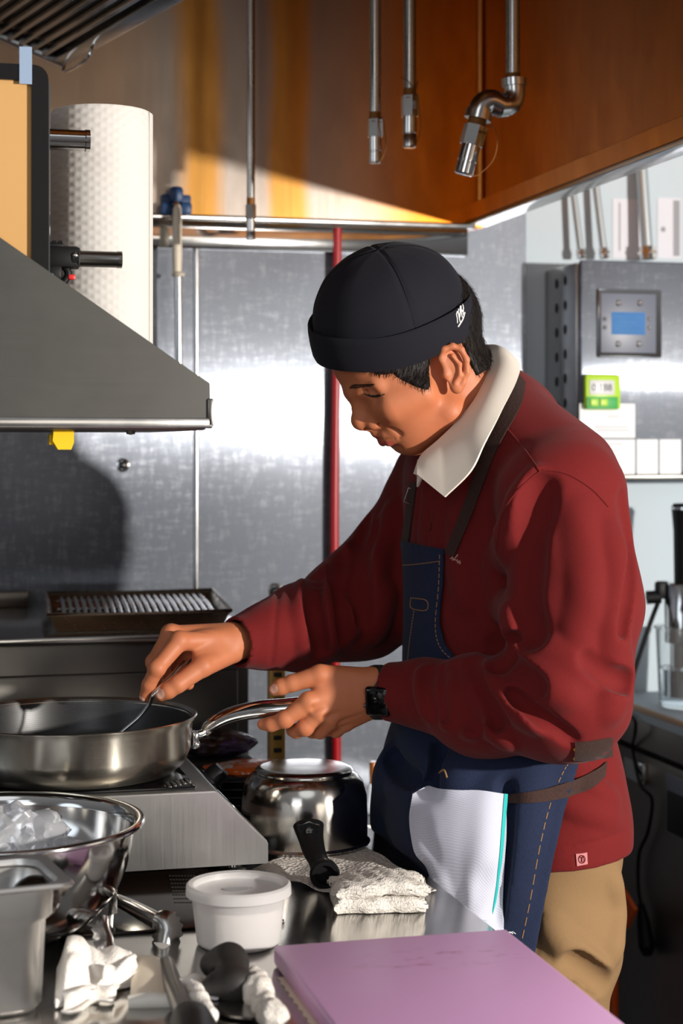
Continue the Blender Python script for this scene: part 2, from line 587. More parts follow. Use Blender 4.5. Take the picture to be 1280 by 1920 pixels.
def thing(name, label, cat, loc, group=None):
    o = bpy.data.objects.new(name, None)
    o.empty_display_size = 0.05
    COL.objects.link(o)
    o.location = tuple(loc)
    ORG[o.name] = np.array(loc, float)
    return tag(o, label, cat, group)
def tag(o, label, cat, group=None, kind=None):
    o['label'] = label
    o['category'] = cat
    if group:
        o['group'] = group
    if kind:
        o['kind'] = kind
    return o
def struct(o, label=None, cat=None):
    o['kind'] = 'structure'
    if label:
        o['label'] = label
    if cat:
        o['category'] = cat
    return o

def bez(pts, n=24):
    """smooth curve through the points (Catmull-Rom)"""
    P = [np.array(p, float) for p in pts]
    P = [2 * P[0] - P[1]] + P + [2 * P[-1] - P[-2]]
    out = []
    m = len(P) - 3
    for i in range(m):
        k = max(2, n // m)
        for j in range(k):
            t = j / k
            a, b, c, d = P[i:i + 4]
            out.append(0.5 * (2 * b + (c - a) * t + (2 * a - 5 * b + 4 * c - d) * t * t + (3 * b - a - 3 * c + d) * t ** 3))
    out.append(P[-2])
    return out

def text_mesh(txt, size, depth=0.0006):
    cu = bpy.data.curves.new('lettering', 'FONT')
    cu.body = txt
    cu.size = size
    cu.extrude = depth
    cu.align_x = 'CENTER'
    cu.align_y = 'CENTER'
    ob = bpy.data.objects.new('lettering', cu)
    COL.objects.link(ob)
    dg = bpy.context.evaluated_depsgraph_get()
    me = bpy.data.meshes.new_from_object(ob.evaluated_get(dg))
    vs = [v.co.copy() for v in me.vertices]
    fs = [tuple(p.vertices) for p in me.polygons]
    bpy.data.objects.remove(ob)
    bpy.data.curves.remove(cu)
    bpy.data.meshes.remove(me)
    return vs, fs

def basis(x, y, z, o):
    m = Matrix(((x[0], y[0], z[0], o[0]), (x[1], y[1], z[1], o[1]), (x[2], y[2], z[2], o[2]), (0, 0, 0, 1)))
    return m

# ------------------------------------------------------------------ smooth solids (distance fields turned into meshes)
def smin(a, b, k):
    h = np.clip(0.5 + 0.5 * (b - a) / k, 0, 1)
    return b * (1 - h) + a * h - k * h * (1 - h)
def smax(a, b, k):
    return -smin(-a, -b, k)
def cone(p, a, b, ra, rb):
    a = np.asarray(a, np.float32); b = np.asarray(b, np.float32)
    ba = b - a
    t = np.clip(((p - a) @ ba) / max(float(ba @ ba), 1e-9), 0, 1)
    q = p - a - t[:, None] * ba
    return np.sqrt((q * q).sum(1)) - (ra + (rb - ra) * t)
def sph(p, c, r):
    q = p - np.asarray(c, np.float32)
    return np.sqrt((q * q).sum(1)) - r
def ell(p, c, axes, radii):
    q = (p - np.asarray(c, np.float32)) @ np.asarray(axes, np.float32).T
    r = np.asarray(radii, np.float32)
    k0 = np.sqrt(((q / r) ** 2).sum(1))
    k1 = np.sqrt(((q / (r * r)) ** 2).sum(1)) + 1e-9
    return k0 * (k0 - 1) / k1
def poly_sd(x, y, poly):
    """signed distance to a 2-D polygon (negative inside)"""
    P = np.asarray(poly, np.float32)
    d = np.full(x.shape, 1e9, np.float32)
    s = np.ones(x.shape, np.float32)
    n = len(P)
    for i in range(n):
        a, b = P[i], P[i - 1]
        ex, ey = b - a
        wx, wy = x - a[0], y - a[1]
        t = np.clip((wx * ex + wy * ey) / (ex * ex + ey * ey + 1e-12), 0, 1)
        dx, dy = wx - ex * t, wy - ey * t
        d = np.minimum(d, dx * dx + dy * dy)
        c1, c2, c3 = y >= a[1], y < b[1], ex * wy > ey * wx
        s = np.where((c1 & c2 & c3) | (~c1 & ~c2 & ~c3), -s, s)
    return s * np.sqrt(d)

def mesh_sdf(fn, lo, hi, h, marg=1.3):
    lo, hi = np.array(lo, float), np.array(hi, float)
    nb = 8
    nblk = np.ceil((hi - lo) / (h * nb)).astype(int)
    n = nblk * nb + 1
    bi = np.stack(np.meshgrid(*[np.arange(k) for k in nblk], indexing='ij'), -1).reshape(-1, 3)
    cen = (lo + (bi + 0.5) * nb * h).astype(np.float32)
    fc = fn(cen)
    Fld = np.ones(n, np.float32)
    rad = nb * h * 0.87 * marg + 0.004
    near = np.abs(fc) < rad
    for b, v in zip(bi[~near], fc[~near]):
        if v < 0:
            i, j, k = b * nb
            Fld[i:i + nb + 1, j:j + nb + 1, k:k + nb + 1] = -1
    loc = np.stack(np.meshgrid(*[np.arange(nb + 1)] * 3, indexing='ij'), -1).reshape(-1, 3)
    blocks = bi[near]
    for s0 in range(0, len(blocks), 400):
        bb = blocks[s0:s0 + 400]
        idx = (bb[:, None, :] * nb + loc[None]).reshape(-1, 3)
        v = fn((lo + idx * h).astype(np.float32))
        Fld[idx[:, 0], idx[:, 1], idx[:, 2]] = v
    return nets(Fld, lo, h)

def nets(Fld, lo, h):
    S = Fld < 0
    nx, ny, nz = Fld.shape
    c = [S[i:nx - 1 + i, j:ny - 1 + j, k:nz - 1 + k] for i in (0, 1) for j in (0, 1) for k in (0, 1)]
    anyv = np.logical_or.reduce(c)
    allv = np.logical_and.reduce(c)
    act = np.argwhere(anyv & ~allv)
    vid = -np.ones((nx - 1, ny - 1, nz - 1), np.int64)
    vid[act[:, 0], act[:, 1], act[:, 2]] = np.arange(len(act))
    acc = np.zeros((len(act), 3))
    cnt = np.zeros(len(act))
    cor = [(i, j, k) for i in (0, 1) for j in (0, 1) for k in (0, 1)]
    for a in cor:
        for ax in range(3):
            if a[ax] == 0:
                b = list(a); b[ax] = 1
                fa = Fld[act[:, 0] + a[0], act[:, 1] + a[1], act[:, 2] + a[2]]
                fb = Fld[act[:, 0] + b[0], act[:, 1] + b[1], act[:, 2] + b[2]]
                m = (fa < 0) != (fb < 0)
                t = np.where(m, fa / np.where(fa - fb == 0, 1, fa - fb), 0)
                pos = np.tile(np.array(a, float), (len(act), 1))
                pos[:, ax] += t
                acc[m] += pos[m]
                cnt[m] += 1
    V = lo + (act + acc / np.maximum(cnt, 1)[:, None]) * h
    Q = []
    for ax in range(3):
        o1, o2 = (ax + 1) % 3, (ax + 2) % 3
        sl_a = [slice(None)] * 3; sl_b = [slice(None)] * 3
        sl_a[ax] = slice(0, -1); sl_b[ax] = slice(1, None)
        sa, sb = S[tuple(sl_a)], S[tuple(sl_b)]
        e = np.argwhere(sa != sb)
        e = e[(e[:, o1] > 0) & (e[:, o2] > 0) & (e[:, o1] < Fld.shape[o1] - 1) & (e[:, o2] < Fld.shape[o2] - 1)]
        if not len(e):
            continue
        flip = sa[e[:, 0], e[:, 1], e[:, 2]]
        q = []
        for d1, d2 in ((0, 0), (-1, 0), (-1, -1), (0, -1)):
            c2 = e.copy(); c2[:, o1] += d1; c2[:, o2] += d2
            q.append(vid[c2[:, 0], c2[:, 1], c2[:, 2]])
        q = np.stack(q, 1)
        q[~flip] = q[~flip][:, ::-1]
        Q.append(q)
    Q = np.vstack(Q)
    return V, Q

def relax(V, Q, it=2, lam=0.5):
    n = len(V)
    E = np.vstack([Q[:, [0, 1]], Q[:, [1, 2]], Q[:, [2, 3]], Q[:, [3, 0]]])
    E = np.vstack([E, E[:, ::-1]])
    deg = np.bincount(E[:, 0], minlength=n)[:, None]
    for _ in range(it):
        A = np.stack([np.bincount(E[:, 0], weights=V[E[:, 1], k], minlength=n) for k in range(3)], 1) / np.maximum(deg, 1)
        V = V + lam * (A - V)
    return V

def solid(name, VQ, mats, parent, pick=None, angle=None):
    V, Q = VQ
    me = bpy.data.meshes.new(name)
    org = ORG[parent.name] if parent is not None else np.zeros(3)
    me.vertices.add(len(V))
    me.vertices.foreach_set('co', (V - org).astype(np.float32).ravel())
    me.loops.add(len(Q) * 4)
    me.loops.foreach_set('vertex_index', Q.astype(np.int32).ravel())
    me.polygons.add(len(Q))
    me.polygons.foreach_set('loop_start', (np.arange(len(Q)) * 4).astype(np.int32))
    me.polygons.foreach_set('loop_total', np.full(len(Q), 4, np.int32))
    mats = mats if isinstance(mats, (list, tuple)) else [mats]
    for m in mats:
        me.materials.append(M[m])
    if pick is not None:
        me.polygons.foreach_set('material_index', pick(V[Q].mean(1).astype(np.float32)).astype(np.int32))
    me.polygons.foreach_set('use_smooth', np.ones(len(Q), bool))
    me.update(calc_edges=True)
    me.validate()
    o = bpy.data.objects.new(name, me)
    COL.objects.link(o)
    if parent is not None:
        o.parent = parent
    ORG[o.name] = org
    return o

from mathutils.bvhtree import BVHTree
class Skin:
    """a finished surface that details are laid on"""
    def __init__(s, *VQ):
        V, Q = merge(VQ)
        s.t = BVHTree.FromPolygons([tuple(v) for v in V], [tuple(int(i) for i in q) for q in Q])
    def hitn(s, px, py):
        o = Vector(C0); d = (Vector(W(px, py, 1.0)) - o).normalized()
        p, n, _, _ = s.t.ray_cast(o, d, 9)
        if p is None:
            return None, None
        if n.dot(d) > 0:
            n = -n
        return np.array(p), np.array(n)
    def hit(s, px, py, lift):
        o = Vector(C0); d = (Vector(W(px, py, 1.0)) - o).normalized()
        p, n, _, _ = s.t.ray_cast(o, d, 9)
        if p is None:
            return None
        if n.dot(d) > 0:
            n = -n
        return np.array(p - d * (lift * 0.5) + n * (lift * 0.5 if lift < 0.02 else 0))
def merge(parts):
    Vs, Qs, o = [], [], 0
    for V, Q in parts:
        Vs.append(V); Qs.append(Q + o); o += len(V)
    return np.vstack(Vs), np.vstack(Qs)
C0 = np.array((0, 0, EYE))
def march(px, py, fn, d0=1.9, d1=3.0, lift=0.0):
    """the first point of a solid along a line from the lens through a photo point"""
    if isinstance(fn, Skin):
        return fn.hit(px, py, lift)
    a, b = W(px, py, d0), W(px, py, d1)
    u = (b - a) / np.linalg.norm(b - a)
    t, L = 0.0, np.linalg.norm(b - a)
    while t < L:
        s = float(fn((a + u * t)[None].astype(np.float32))[0]) - lift
        if s < 0.0006:
            return a + u * t
        t += max(0.6 * s, 0.0006)
    return None
# ================================================================== the setting
WY = 3.35                                     # face of the back wall
struct(MB().bx((-1.6, WY, 0), (3.2, WY + 0.1, 3.0)).build('wall_back', 'white_wall'), 'white painted back wall behind the cook line', 'wall')
struct(MB().bx((-1.6, -1.6, -0.1), (3.2, WY + 0.1, 0.0)).build('floor', 'floor'), 'dark kitchen floor', 'floor')
xs = onY(368, 700, WY - 0.008)[0]
xe = onY(986, 700, WY - 0.008)[0]
struct(MB().bx((-1.5, WY - 0.008, 0.05), (xs - 0.001, WY, 1.93)).build('trim_1', 'wall_steel'), 'scratched sheet steel wall lining left of the seam', 'wall')
struct(MB().bx((xs + 0.001, WY - 0.008, 0.05), (xe, WY, 1.93)).build('trim_2', 'wall_steel'), 'scratched sheet steel wall lining right of the seam', 'wall')
struct(MB().cyl((xs, WY - 0.008, 0.05), (xs, WY - 0.008, 1.862), 0.0052).build('trim_3', 'steel'), 'steel cover strip over the wall seam', 'trim')

# ------------------------------------------------------------------ range hood
HX, HY, HZ, HT = 1.123, 3.30, 1.892, 2.62
hood = thing('range_hood', 'big steel range hood tinted amber inside, above the cook line', 'range hood', (0.4, 3.3, HZ))
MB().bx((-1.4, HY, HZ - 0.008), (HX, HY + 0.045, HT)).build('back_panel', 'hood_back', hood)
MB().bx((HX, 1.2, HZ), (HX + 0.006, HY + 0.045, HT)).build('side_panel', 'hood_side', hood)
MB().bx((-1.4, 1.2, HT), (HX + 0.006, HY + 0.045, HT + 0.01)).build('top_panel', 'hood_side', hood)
lip = MB()
lip.prism([(HX, HZ + 0.004), (HX - 0.034, HZ + 0.004), (HX - 0.036, HZ + 0.034), (HX - 0.030, HZ + 0.037), (HX - 0.026, HZ + 0.012), (HX, HZ + 0.012)], 1.2, HY, 'XZ')
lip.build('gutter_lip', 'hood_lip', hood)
MB().bx((HX - 0.034, 1.2, HZ - 0.006), (HX + 0.010, HY, HZ + 0.004), 0.002).build('rim', 'steel', hood)
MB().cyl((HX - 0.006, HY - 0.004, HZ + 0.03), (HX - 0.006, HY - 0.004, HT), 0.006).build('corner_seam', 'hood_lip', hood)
MB().bx((-1.4, HY - 0.020, HZ - 0.012), (HX - 0.02, HY, HZ - 0.002), 0.003).build('back_lip', 'steel', hood)
lg = MB()
lg.bx((-1.4, HY + 0.018, HZ - 0.062), (1.10, WY - 0.008, HZ - 0.008), 0.004)
lg.build('wall_flange', 'chrome', hood)
# baffle filter bank high on the left
fo = W(118, 118, 3.02)
fu = W(430, -60, 2.45) - fo
fl = np.linalg.norm(fu); fu /= fl
fv = W(-80, 40, 2.95) - fo
fv -= fu * (fv @ fu); fv /= np.linalg.norm(fv)
fw = np.cross(fu, fv)
FM = basis(fu, fv, fw, fo)
flt = MB().box((fl / 2, 0.31, -0.02), (fl, 0.62, 0.006)).tf(FM).build('filter_backing', 'steel_dark', hood)
for k in range(25):
    y0 = 0.035 + k * 0.0215
    MB().prism([(y0, 0.0), (y0 + 0.004, 0.010), (y0 + 0.010, 0.010), (y0 + 0.013, 0.0), (y0 + 0.010, -0.004), (y0 + 0.003, -0.004)], 0.01, fl - 0.01, 'YZ').tf(FM).build('filter_baffle', 'steel_bright', hood)
MB().box((fl / 2, 0.012, 0), (fl, 0.026, 0.024), 0.003).tf(FM).build('filter_frame', 'steel', hood)
MB().box((0.012, 0.30, 0), (0.024, 0.60, 0.026), 0.003).tf(FM).build('filter_frame', 'steel', hood)
MB().box((fl / 2, 0.595, -0.004), (fl, 0.05, 0.03), 0.003).tf(FM).build('filter_frame', 'steel', hood)
MB().tube(bez([(0.06, 0.012, 0.01), (0.065, 0.014, 0.035), (0.12, 0.014, 0.04), (0.175, 0.014, 0.035), (0.18, 0.012, 0.01)], 30), 0.0028, 8).tf(FM).build('filter_handle', 'chrome', hood)

MB().box((fl - 0.012, 0.30, 0), (0.024, 0.60, 0.026), 0.003).tf(FM).build('filter_frame', 'steel', hood)
for a, b in ((0.02, 0.02), (0.02, 0.60), (fl - 0.02, 0.02), (fl - 0.02, 0.60)):
    q = FM @ Vector((a, b, 0))
    MB().cyl(q, (q[0], q[1], HT), 0.006).build('filter_hanger', 'steel', hood)
# ------------------------------------------------------------------ fire suppression drops
def wire_loop(pts, par, r=0.0009, mat='rust'):
    MB().tube(bez(pts, 40), r, 6).build('cap_wire', mat, par)
def hexpts(r):
    return [(r * math.cos(PI / 3 * k), r * math.sin(PI / 3 * k)) for k in range(6)]
def nozzle(par, p, ax, L, r, mat='steel'):
    """hexagon collar, barrel and cap along ax from p"""
    ax = Vector(ax).normalized()
    q = Vector((0, 0, 1)).rotation_difference(ax).to_matrix().to_4x4()
    m = Matrix.Translation(Vector(p)) @ q
    MB().cyl((0, 0, -0.012), (0, 0, 0.004), r * 0.95).tf(m).build('thread', 'rust', par)
    b = MB().prism(hexpts(r * 1.25), 0.0, L * 0.40, 'XY')
    b.tf(m).build('hex_collar', mat, par, 20)
    MB().lathe([(0, L * 0.38), (r * 1.02, L * 0.38), (r * 1.02, L * 0.72), (r * 0.95, L * 0.73), (r * 0.95, L * 0.76), (r * 1.0, L * 0.77), (r * 1.0, L * 0.98), (r * 0.85, L), (0, L)], seg=24).tf(m).build('nozzle_barrel', mat, par)
    return m
GP = 'fire suppression drop pipes under the hood'
def drop(px, d, ytop, ynoz, yend, r, label, loop):
    top, n0, n1 = W(px, ytop, d), W(px, ynoz, d), W(px, yend, d)
    top[2] = HT - 0.001
    t = thing('fire_suppression_pipe', label, 'pipe', n1, GP)
    MB().cyl(n0, top, r, seg=20).build('pipe', 'pipe', t)
    nozzle(t, n0, (0, 0, -1), n0[2] - n1[2], r * 1.1)
    if loop:
        wire_loop([W(px - 0.0 + r * 900, ynoz - 8, d - r), W(px + 16, ynoz + 4, d - r), W(px + 20, (ynoz + yend) / 2 + 10, d - r * 0.5), W(px + 12, yend - 8, d - r), W(px + 2, yend, d - r)], t)
        wire_loop([n0 + np.array((math.cos(a) * r * 1.2, math.sin(a) * r * 1.2, 0.004 - 0.0006 * k)) for k, a in enumerate(np.linspace(0, 4 * PI, 18))], t)
    return t
drop(470, 3.12, 0, 384, 452, 0.0072, 'thin dark fire suppression pipe hanging leftmost, nozzle just above the steel wall strip', False)
drop(703, 2.92, 0, 224, 306, 0.0094, 'straight fire suppression pipe with plain nozzle and rusty wire, left of the stamped one', True)
t = drop(768, 2.92, 0, 180, 277, 0.0104, 'straight fire suppression pipe whose nozzle collar is stamped 230', True)
wire_loop([W(752, 145, 2.90), W(765, 152, 2.895), W(778, 168, 2.90), W(783, 152, 2.92)], t)
vs, fs = text_mesh('230', 0.0085, 0.0004)
LT = basis(ZV, -RV, -FV, W(776, 197, 2.92 - 0.0135))
MB().add(vs, fs, LT).build('stamped_number', 'steel_bright', t)
# the fourth pipe turns through two elbows
d4 = 2.76
t = thing('fire_suppression_pipe', 'fire suppression pipe with two galvanised elbows and a tilted nozzle', 'pipe', W(870, 328, d4), GP)
top = W(961, 0, d4); top[2] = HT - 0.001
MB().cyl(W(961, 142, d4), top, 0.0110, seg=20).build('pipe', 'pipe', t)
MB().cyl(W(961, 148, d4), W(961, 138, d4), 0.0116).build('thread', 'rust', t)
e1 = bez([W(963, 150, d4), W(964, 178, d4), W(957, 195, d4 - 0.004), W(940, 199, d4 - 0.012)], 18)
e = MB().tube(e1, 0.0165, 20)
e.tube([W(963, 148, d4), W(963.5, 162, d4)], 0.0195, 20)
e.tube([W(948, 198, d4 - 0.01), W(934, 199, d4 - 0.015)], 0.0185, 20)
e.build('elbow', 'steel', t)
e2 = bez([W(938, 198, d4 - 0.014), W(918, 190, d4 - 0.02), W(902, 200, d4 - 0.022), W(897, 222, d4 - 0.022)], 18)
e = MB().tube(e2, 0.0185, 20)
e.tube([W(899, 208, d4 - 0.022), W(895, 224, d4 - 0.022)], 0.0215, 20)
e.build('elbow', 'steel', t)
ax = W(869, 326, d4 - 0.022) - W(893, 232, d4 - 0.022)
nozzle(t, W(892, 236, d4 - 0.022), ax, np.linalg.norm(ax) * 0.97, 0.0150, 'chrome')
wire_loop([W(905, 232, d4 - 0.03), W(925, 238, d4 - 0.03), W(932, 262, d4 - 0.03), W(924, 300, d4 - 0.03), W(895, 328, d4 - 0.03), W(874, 328, d4 - 0.035)], t, 0.0008)

# ------------------------------------------------------------------ things on the back wall
t = thing('gas_pipe', 'glossy red pipe running down the steel wall behind the chef', 'pipe', onY(629, 1450, WY - 0.03))
a, b = onY(632, 428, WY - 0.03), onY(628, 1600, WY - 0.03)
MB().tube(bez([b, onY(631, 1430, WY - 0.03), onY(627, 1000, WY - 0.03), onY(630, 700, WY - 0.03), a], 40), 0.0088, 18).build('pipe', 'red_paint', t)
MB().cyl((b[0], WY - 0.04, b[2]), (b[0], WY - 0.006, b[2]), 0.014).build('bracket', 'red_paint', t)
for px, py, r, lab in ((230, 872, 0.013, 'dark round bolt head on the steel wall left of the seam'), (516, 1108, 0.016, 'ring bolt on the steel wall above the far sleeve')):
    p = onY(px, py, WY - 0.008)
    t = thing('wall_bolt', lab, 'bolt', p)
    MB().lathe([(0, 0), (r, 0), (r, 0.003), (r * 0.7, 0.005), (r * 0.7, 0.004)], seg=24).tf(basis(RV, ZV, (0, -1, 0), p)).build('washer', 'steel', t)
    MB().ball(p + np.array((0, -0.006, 0)), r * 0.55).build('bolt_head', 'steel_dark', t)
# honing steel in its blue holder
hy = HY - 0.018
c = onY(330, 382, hy)
t = thing('wall_clip', 'blue plastic clip on the hood edge holding the honing steel', 'clip', c - np.array((0, 0, 0.03)))
b = MB()
b.box(onY(312, 392, hy), (0.022, 0.026, 0.024), 0.006)
b.box(onY(348, 392, hy), (0.022, 0.026, 0.024), 0.006)
b.box(onY(330, 366, hy), (0.026, 0.028, 0.032), 0.008)
b.box(onY(330, 380, HY - 0.006), (0.056, 0.012, 0.030), 0.004)
b.build('jaws', 'blue', t)
MB().box(onY(330, 384, hy - 0.014), (0.010, 0.006, 0.012), 0.002).build('release_tab', 'rust', t)
t = thing('honing_steel', 'white handled honing steel hanging handle up from the blue clip', 'honing steel', onY(335, 700, hy))
hp = [onY(332, y, hy - 0.012) for y in (384, 392, 420, 450, 480, 505, 515)]
MB().tube(hp, [0.008, 0.0115, 0.0125, 0.0125, 0.0135, 0.0118, 0.0110], 20, squash=0.7).build('handle', 'cream_plastic', t)
MB().tube([onY(334, y, hy - 0.012) for y in (510, 514, 519)], [0.014, 0.0215, 0.017], 20, squash=0.6).build('guard', 'cream_plastic', t)
MB().tube([onY(334, 517, hy - 0.012), onY(335, 640, hy - 0.012), onY(335.5, 770, hy - 0.012), onY(335.5, 785, hy - 0.012)], [0.0075, 0.0072, 0.0066, 0.002], 16).build('rod', 'steel', t)

# ------------------------------------------------------------------ control box on the white wall
bx0 = 1.272; bz0, bz1 = 1.388, 1.812; byf = 3.165
box = thing('control_box', 'steel control box with keypad mounted on the white wall', 'control box', (1.5, WY, bz0))
MB().bx((bx0, byf + 0.016, bz0 + 0.01), (1.78, WY, bz1 - 0.004), 0.004).build('cabinet', 'steel', box)
MB().bx((bx0 + 0.004, byf, bz0 + 0.012), (1.78, byf + 0.015, bz1), 0.005).build('door', 'wall_steel', box)
MB().bx((bx0 + 0.006, byf - 0.004, bz0), (1.78, byf + 0.02, bz0 + 0.011), 0.003).build('bottom_flange', 'steel_dark', box)
for col in (1043, 1059):
    for k in range(7):
        p = onX(col, 532 + 46 * k + (0 if col == 1043 else -6), bx0 - 0.0004)
        MB().ball(p, 0.010, (0.12, 0.8, 1.0), seg=14).build('vent_slot', 'slot', box)
def onD(px, py, lift=0.0):
    return onY(px, py, byf - lift)
def plate(px0, py0, px1, py1, lift, th, bev=0.001, Y=None):
    a, b = onD(px0, py1, lift) if Y is None else onY(px0, py1, Y), onD(px1, py0, lift) if Y is None else onY(px1, py0, Y)
    return MB().bx((a[0], a[1] - th, a[2]), (b[0], b[1], b[2]), bev)
kp = plate(1118, 544, 1238, 670, 0, 0.008, 0.004).build('keypad_bezel', 'chrome', box)
plate(1126, 552, 1229, 661, 0.0085, 0.0012, 0.0005).build('keypad_face', 'panel_grey', kp)
plate(1146, 586, 1209, 627, 0.0098, 0.0008, 0.0004).build('screen', 'lcd', kp)
for px, py, r in ((1159, 568, 0.006), (1199, 568, 0.006), (1158, 645, 0.006), (1197, 645, 0.006), (1133, 598, 0.004), (1133, 614, 0.004), (1217, 598, 0.004), (1217, 614, 0.004)):
    p = onD(px, py, 0.0098)
    MB().lathe([(0, 0.003), (r * 0.6, 0.003), (r, 0.001), (r, 0)], seg=18).tf(basis(RV, ZV, (0, -1, 0), p)).build('button', 'steel', kp)
# green kitchen timer
p0 = onD(1125, 768)
t = thing('kitchen_timer', 'lime green kitchen timer stuck to the control box door', 'timer', p0)
bm = plate(1091, 702, 1159, 768, 0.001, 0.016, 0.007).build('body', 'lime', t)
plate(1105, 713, 1151, 740, 0.0172, 0.0012, 0.0005).build('display', 'lcd_grey', t)
vs, fs = text_mesh('0 188', 0.0185, 0.0003)
MB().add(vs, fs, basis((1, 0, 0), (0, 0, 1), (0, -1, 0), onD(1128, 727, 0.0188))).build('digits', 'ink_dark', t)
plate(1100, 744, 1158, 766, 0.0168, 0.0012, 0.0005).build('button_field', 'green', t)
for a in (1106, 1124):
    plate(a, 748, a + 14, 761, 0.0182, 0.003, 0.001).build('button', 'lime', t)
# notices on the door; the codes printed on the small cards are left out
def lines(x0, x1, ys, lift, par):
    b = MB()
    for y, (f0, f1) in ys:
        a, c = onD(x0 + (x1 - x0) * f0, y + 1.2, lift), onD(x0 + (x1 - x0) * f1, y, lift)
        b.bx((a[0], a[1] - 0.0003, a[2]), (c[0], c[1], c[2]))
    b.build('faint_print', 'ink', par)
t = thing('notice_sheet', 'white notice under the green timer on the control box', 'paper', onD(1137, 822))
plate(1086, 757, 1190, 821, 0.0004, 0.0006, 0.0).build('sheet', 'paper', t)
lines(1090, 1186, [(780, (.5, .75)), (800, (.25, .9)), (806, (.3, .95))], 0.0012, t)
t = thing('notice_sheet', 'white notice lowest on the control box door, left of the two small cards', 'paper', onD(1150, 893))
plate(1092, 824, 1190, 893, 0.0004, 0.0006, 0.0).build('sheet', 'paper', t)
lines(1096, 1186, [(832, (.4, .8)), (844, (.5, .7)), (853, (.55, .72)), (872, (.5, .7)), (880, (.3, .9))], 0.0012, t)
for a, lab in ((1193, 'small white card right beside the lower notice'), (1236, 'small white card at the right end of the notices')):
    t = tag(plate(a, 824, a + 40, 893, 0.0004, 0.0006, 0.0).build('card', 'paper'), lab, 'card', 'cards on the control box')
# conduits above it and papers on the wall
for (xb, yb, xt, yt, r, lab) in ((1090, 478, 1076, 372, 0.0068, 'leftmost of three steel conduits rising from the control box'), (1133, 478, 1117, 352, 0.0074, 'middle one of three steel conduits above the control box'), (1214, 480, 1203, 322, 0.0118, 'thickest steel conduit, right one above the control box')):
    a, b = onY(xb, yb + 6, WY - 0.045), onY(xt, yt, WY - 0.03)
    e = b + (b - a) * 1.2
    t = thing('conduit', lab, 'conduit', a, 'steel conduits above the control box')
    MB().tube(bez([a, (a + b) / 2, b, e], 20), r, 16).build('tube', 'zinc', t)
    MB().cyl(a, a + (b - a) * 0.14, r * 1.35).build('connector', 'chrome', t)
    MB().cyl(a + (b - a) * 0.06, a + (b - a) * 0.09, r * 1.6, seg=6).build('locknut', 'chrome', t)
for (x0, y0, x1, y1, lab) in ((1148, 374, 1201, 484, 'white page taped to the wall between the conduits'), (1232, 372, 1276, 484, 'white page with a dark dot right of the thick conduit')):
    t = thing('wall_page', lab, 'paper', onY((x0 + x1) / 2, y1, WY), 'pages on the white wall')
    plate(x0, y0, x1, y1, 0, 0.0008, 0, WY - 0.0005).build('page', 'paper_dim', t)
    b = MB()
    if x0 < 1200:
        q0, q1 = onY(1160, 470, WY - 0.0016), onY(1162.5, 380, WY - 0.0016)
        b.bx((q0[0], q0[1] - 0.0003, q0[2]), (q1[0], q1[1], q1[2]))
    else:
        q = onY(1243, 430, WY - 0.0016)
        b.ball(q, 0.0055, (1, 0.1, 1))
        q0, q1 = onY(1262, 480, WY - 0.0016), onY(1274, 376, WY - 0.0016)
        b.bx((q0[0], q0[1] - 0.0003, q0[2]), (q1[0], q1[1], q1[2]))
    b.build('print', 'ink', t)

# ------------------------------------------------------------------ right hand counter, fridge and water bath
rx, rz = 1.4, 0.95
t = thing('side_counter', 'pale counter with wood edge along the right, carrying the water bath', 'counter', (1.75, 2.6, 0.86))
MB().bx((rx, 1.7, rz - 0.03), (2.3, WY - 0.005, rz), 0.003).build('top', 'white_wall', t)
MB().bx((rx - 0.004, 1.7, rz - 0.012), (rx, WY - 0.005, rz - 0.001), 0.001).build('edge_band', 'wood', t)
MB().bx((rx + 0.01, 1.7, rz - 0.085), (2.3, WY - 0.005, rz - 0.03)).build('apron_rail', 'fridge', t)
fr = thing('undercounter_fridge', 'dark steel under counter fridge below the side counter', 'fridge', (1.8, 2.6, 0.0))
MB().bx((rx + 0.03, 1.7, 0.08), (2.3, WY - 0.01, rz - 0.09)).build('cabinet', 'slot', fr)
dr = MB().bx((rx + 0.012, 1.7, 0.12), (rx + 0.03, WY - 0.02, rz - 0.098), 0.004).build('door', 'fridge', fr)
for i in (0.12, 0.5, 0.9):
    MB().cyl((1.5 + i * 0.7, 1.9 + i * 1.3, 0.0), (1.5 + i * 0.7, 1.9 + i * 1.3, 0.085), 0.02).build('foot', 'black', fr)
def onF(px, py, lift=0.0):
    return onX(px, py, rx + 0.012 - lift)
a, b = onF(1176, 1452), onF(1213, 1438)
MB().bx((a[0] - 0.010, b[1], min(a[2], b[2]) - 0.004), (a[0] + 0.002, a[1], max(a[2], b[2]) + 0.006), 0.004).build('latch', 'chrome', dr)
a, b = onF(1251, 1560), onF(1300, 1470)
MB().bx((a[0] - 0.004, b[1], a[2]), (a[0] + 0.004, a[1], b[2]), 0.003).build('handle_frame', 'panel_grey', dr)
MB().bx((a[0] - 0.006, b[1], a[2] + 0.004), (a[0] - 0.001, a[1] - 0.008, b[2] - 0.03), 0.002).build('handle_recess', 'slot', dr)
